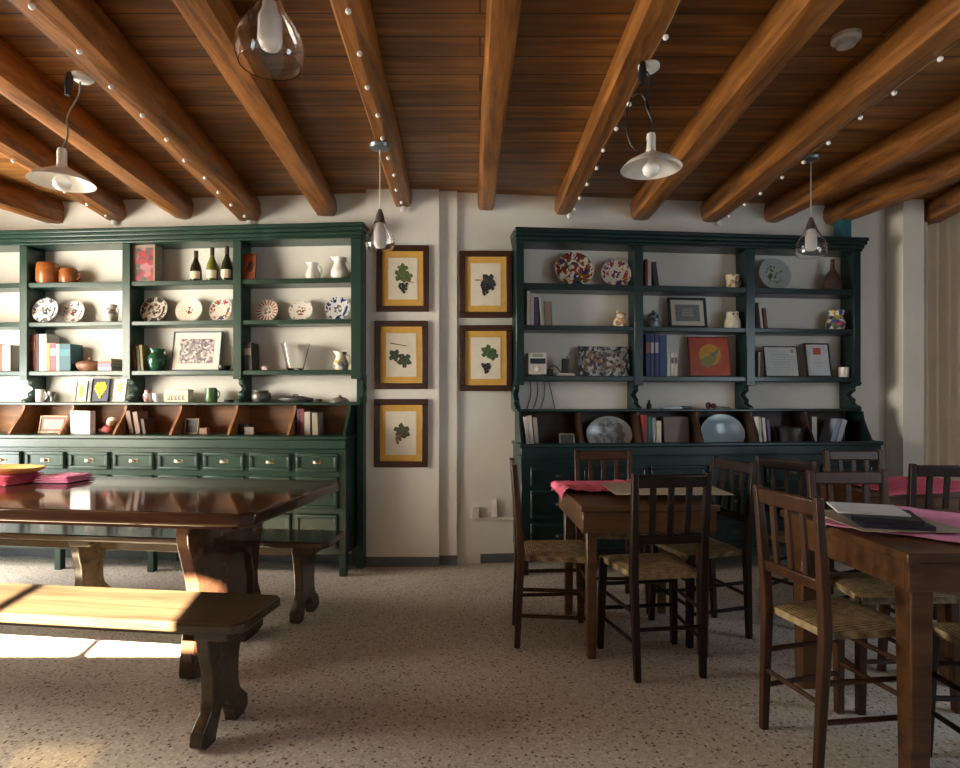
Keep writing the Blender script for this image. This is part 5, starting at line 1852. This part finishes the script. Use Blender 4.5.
Yp = 2.56
dish_lamp(62, 0, 182, Yp, (at(80, 0, Yp).x, Yp, at(80, 76, Yp).z), 'white enamel dish lamp hanging at the upper left', False)
Yp = 2.50
dish_lamp(651, 0, 168, Yp, (at(646, 0, Yp).x, Yp, under(8, Yp)[2]), 'white enamel dish lamp on a looped black cord, right of centre', True)


def bell_lamp(px, py_bot, Y, wpx, rose, label, cordcol, bell='round'):
    p = at(px, py_bot, Y)
    k = Y / F
    t = thing('pendant_lamp', label, 'lamp', (p.x, Y, rose), 0, 'clear glass bell pendant lamps')
    R_ = wpx / 2 * k
    zb = p.z - rose
    g = []
    out = [(0.28, 2.15), (0.34, 1.95), (0.45, 1.68), (0.64, 1.36), (0.86, 1.02), (0.97, 0.72), (1.0, 0.42), (0.98, 0.18), (0.90, 0.0)]
    th = 0.0028
    prof = [(r * R_, zb + z * R_) for r, z in out] + [(r * R_ - th, zb + z * R_ + 0.001) for r, z in reversed(out)]
    mb = MB()
    mb.lathe(prof, 36, close=True)
    mb.build('glass_shade', M['glass'], t, smooth=60)
    zt = zb + 2.15 * R_
    MB().lathe([(0, zt + 0.05), (0.010, zt + 0.045), (0.024, zt + 0.004), (0.026, zt - 0.03), (0, zt - 0.03)], 20).build('socket', colmat((0.10, 0.08, 0.07), 0.35), t, smooth=45)
    MB().lathe([(0, zt - 0.0301), (0.020, zt - 0.0301), (0.023, zt - 0.050), (0.034, zt - 0.075), (0.035, zt - 0.140), (0.026, zt - 0.162), (0, zt - 0.168)], 20).build('bulb', M['bulb'], t, smooth=60)
    MB().tube([(0, 0, -0.02), (0, 0, zt + 0.047)], 0.0032, 8).build('cord', colmat(cordcol), t)
    MB().lathe([(0, 0), (0.045, 0), (0.058, -0.012), (0.052, -0.028), (0.02, -0.036), (0, -0.036)], 24).build('ceiling_rose', M['steel'], t, smooth=45)
    return t


bell_lamp(270, 65, 1.76, 67, CEIL, 'large clear glass bell lamp close by at the top', (0.05, 0.05, 0.05))
Y = 3.27
bell_lamp(380, 249, Y, 29, under(6, Y)[2], 'small clear glass bell lamp hanging in front of the pilaster', (0.62, 0.58, 0.5))
Y = 3.80
bell_lamp(811, 256, Y, 29, CEIL, 'small clear glass bell lamp hanging in front of the right dresser', (0.42, 0.40, 0.36))
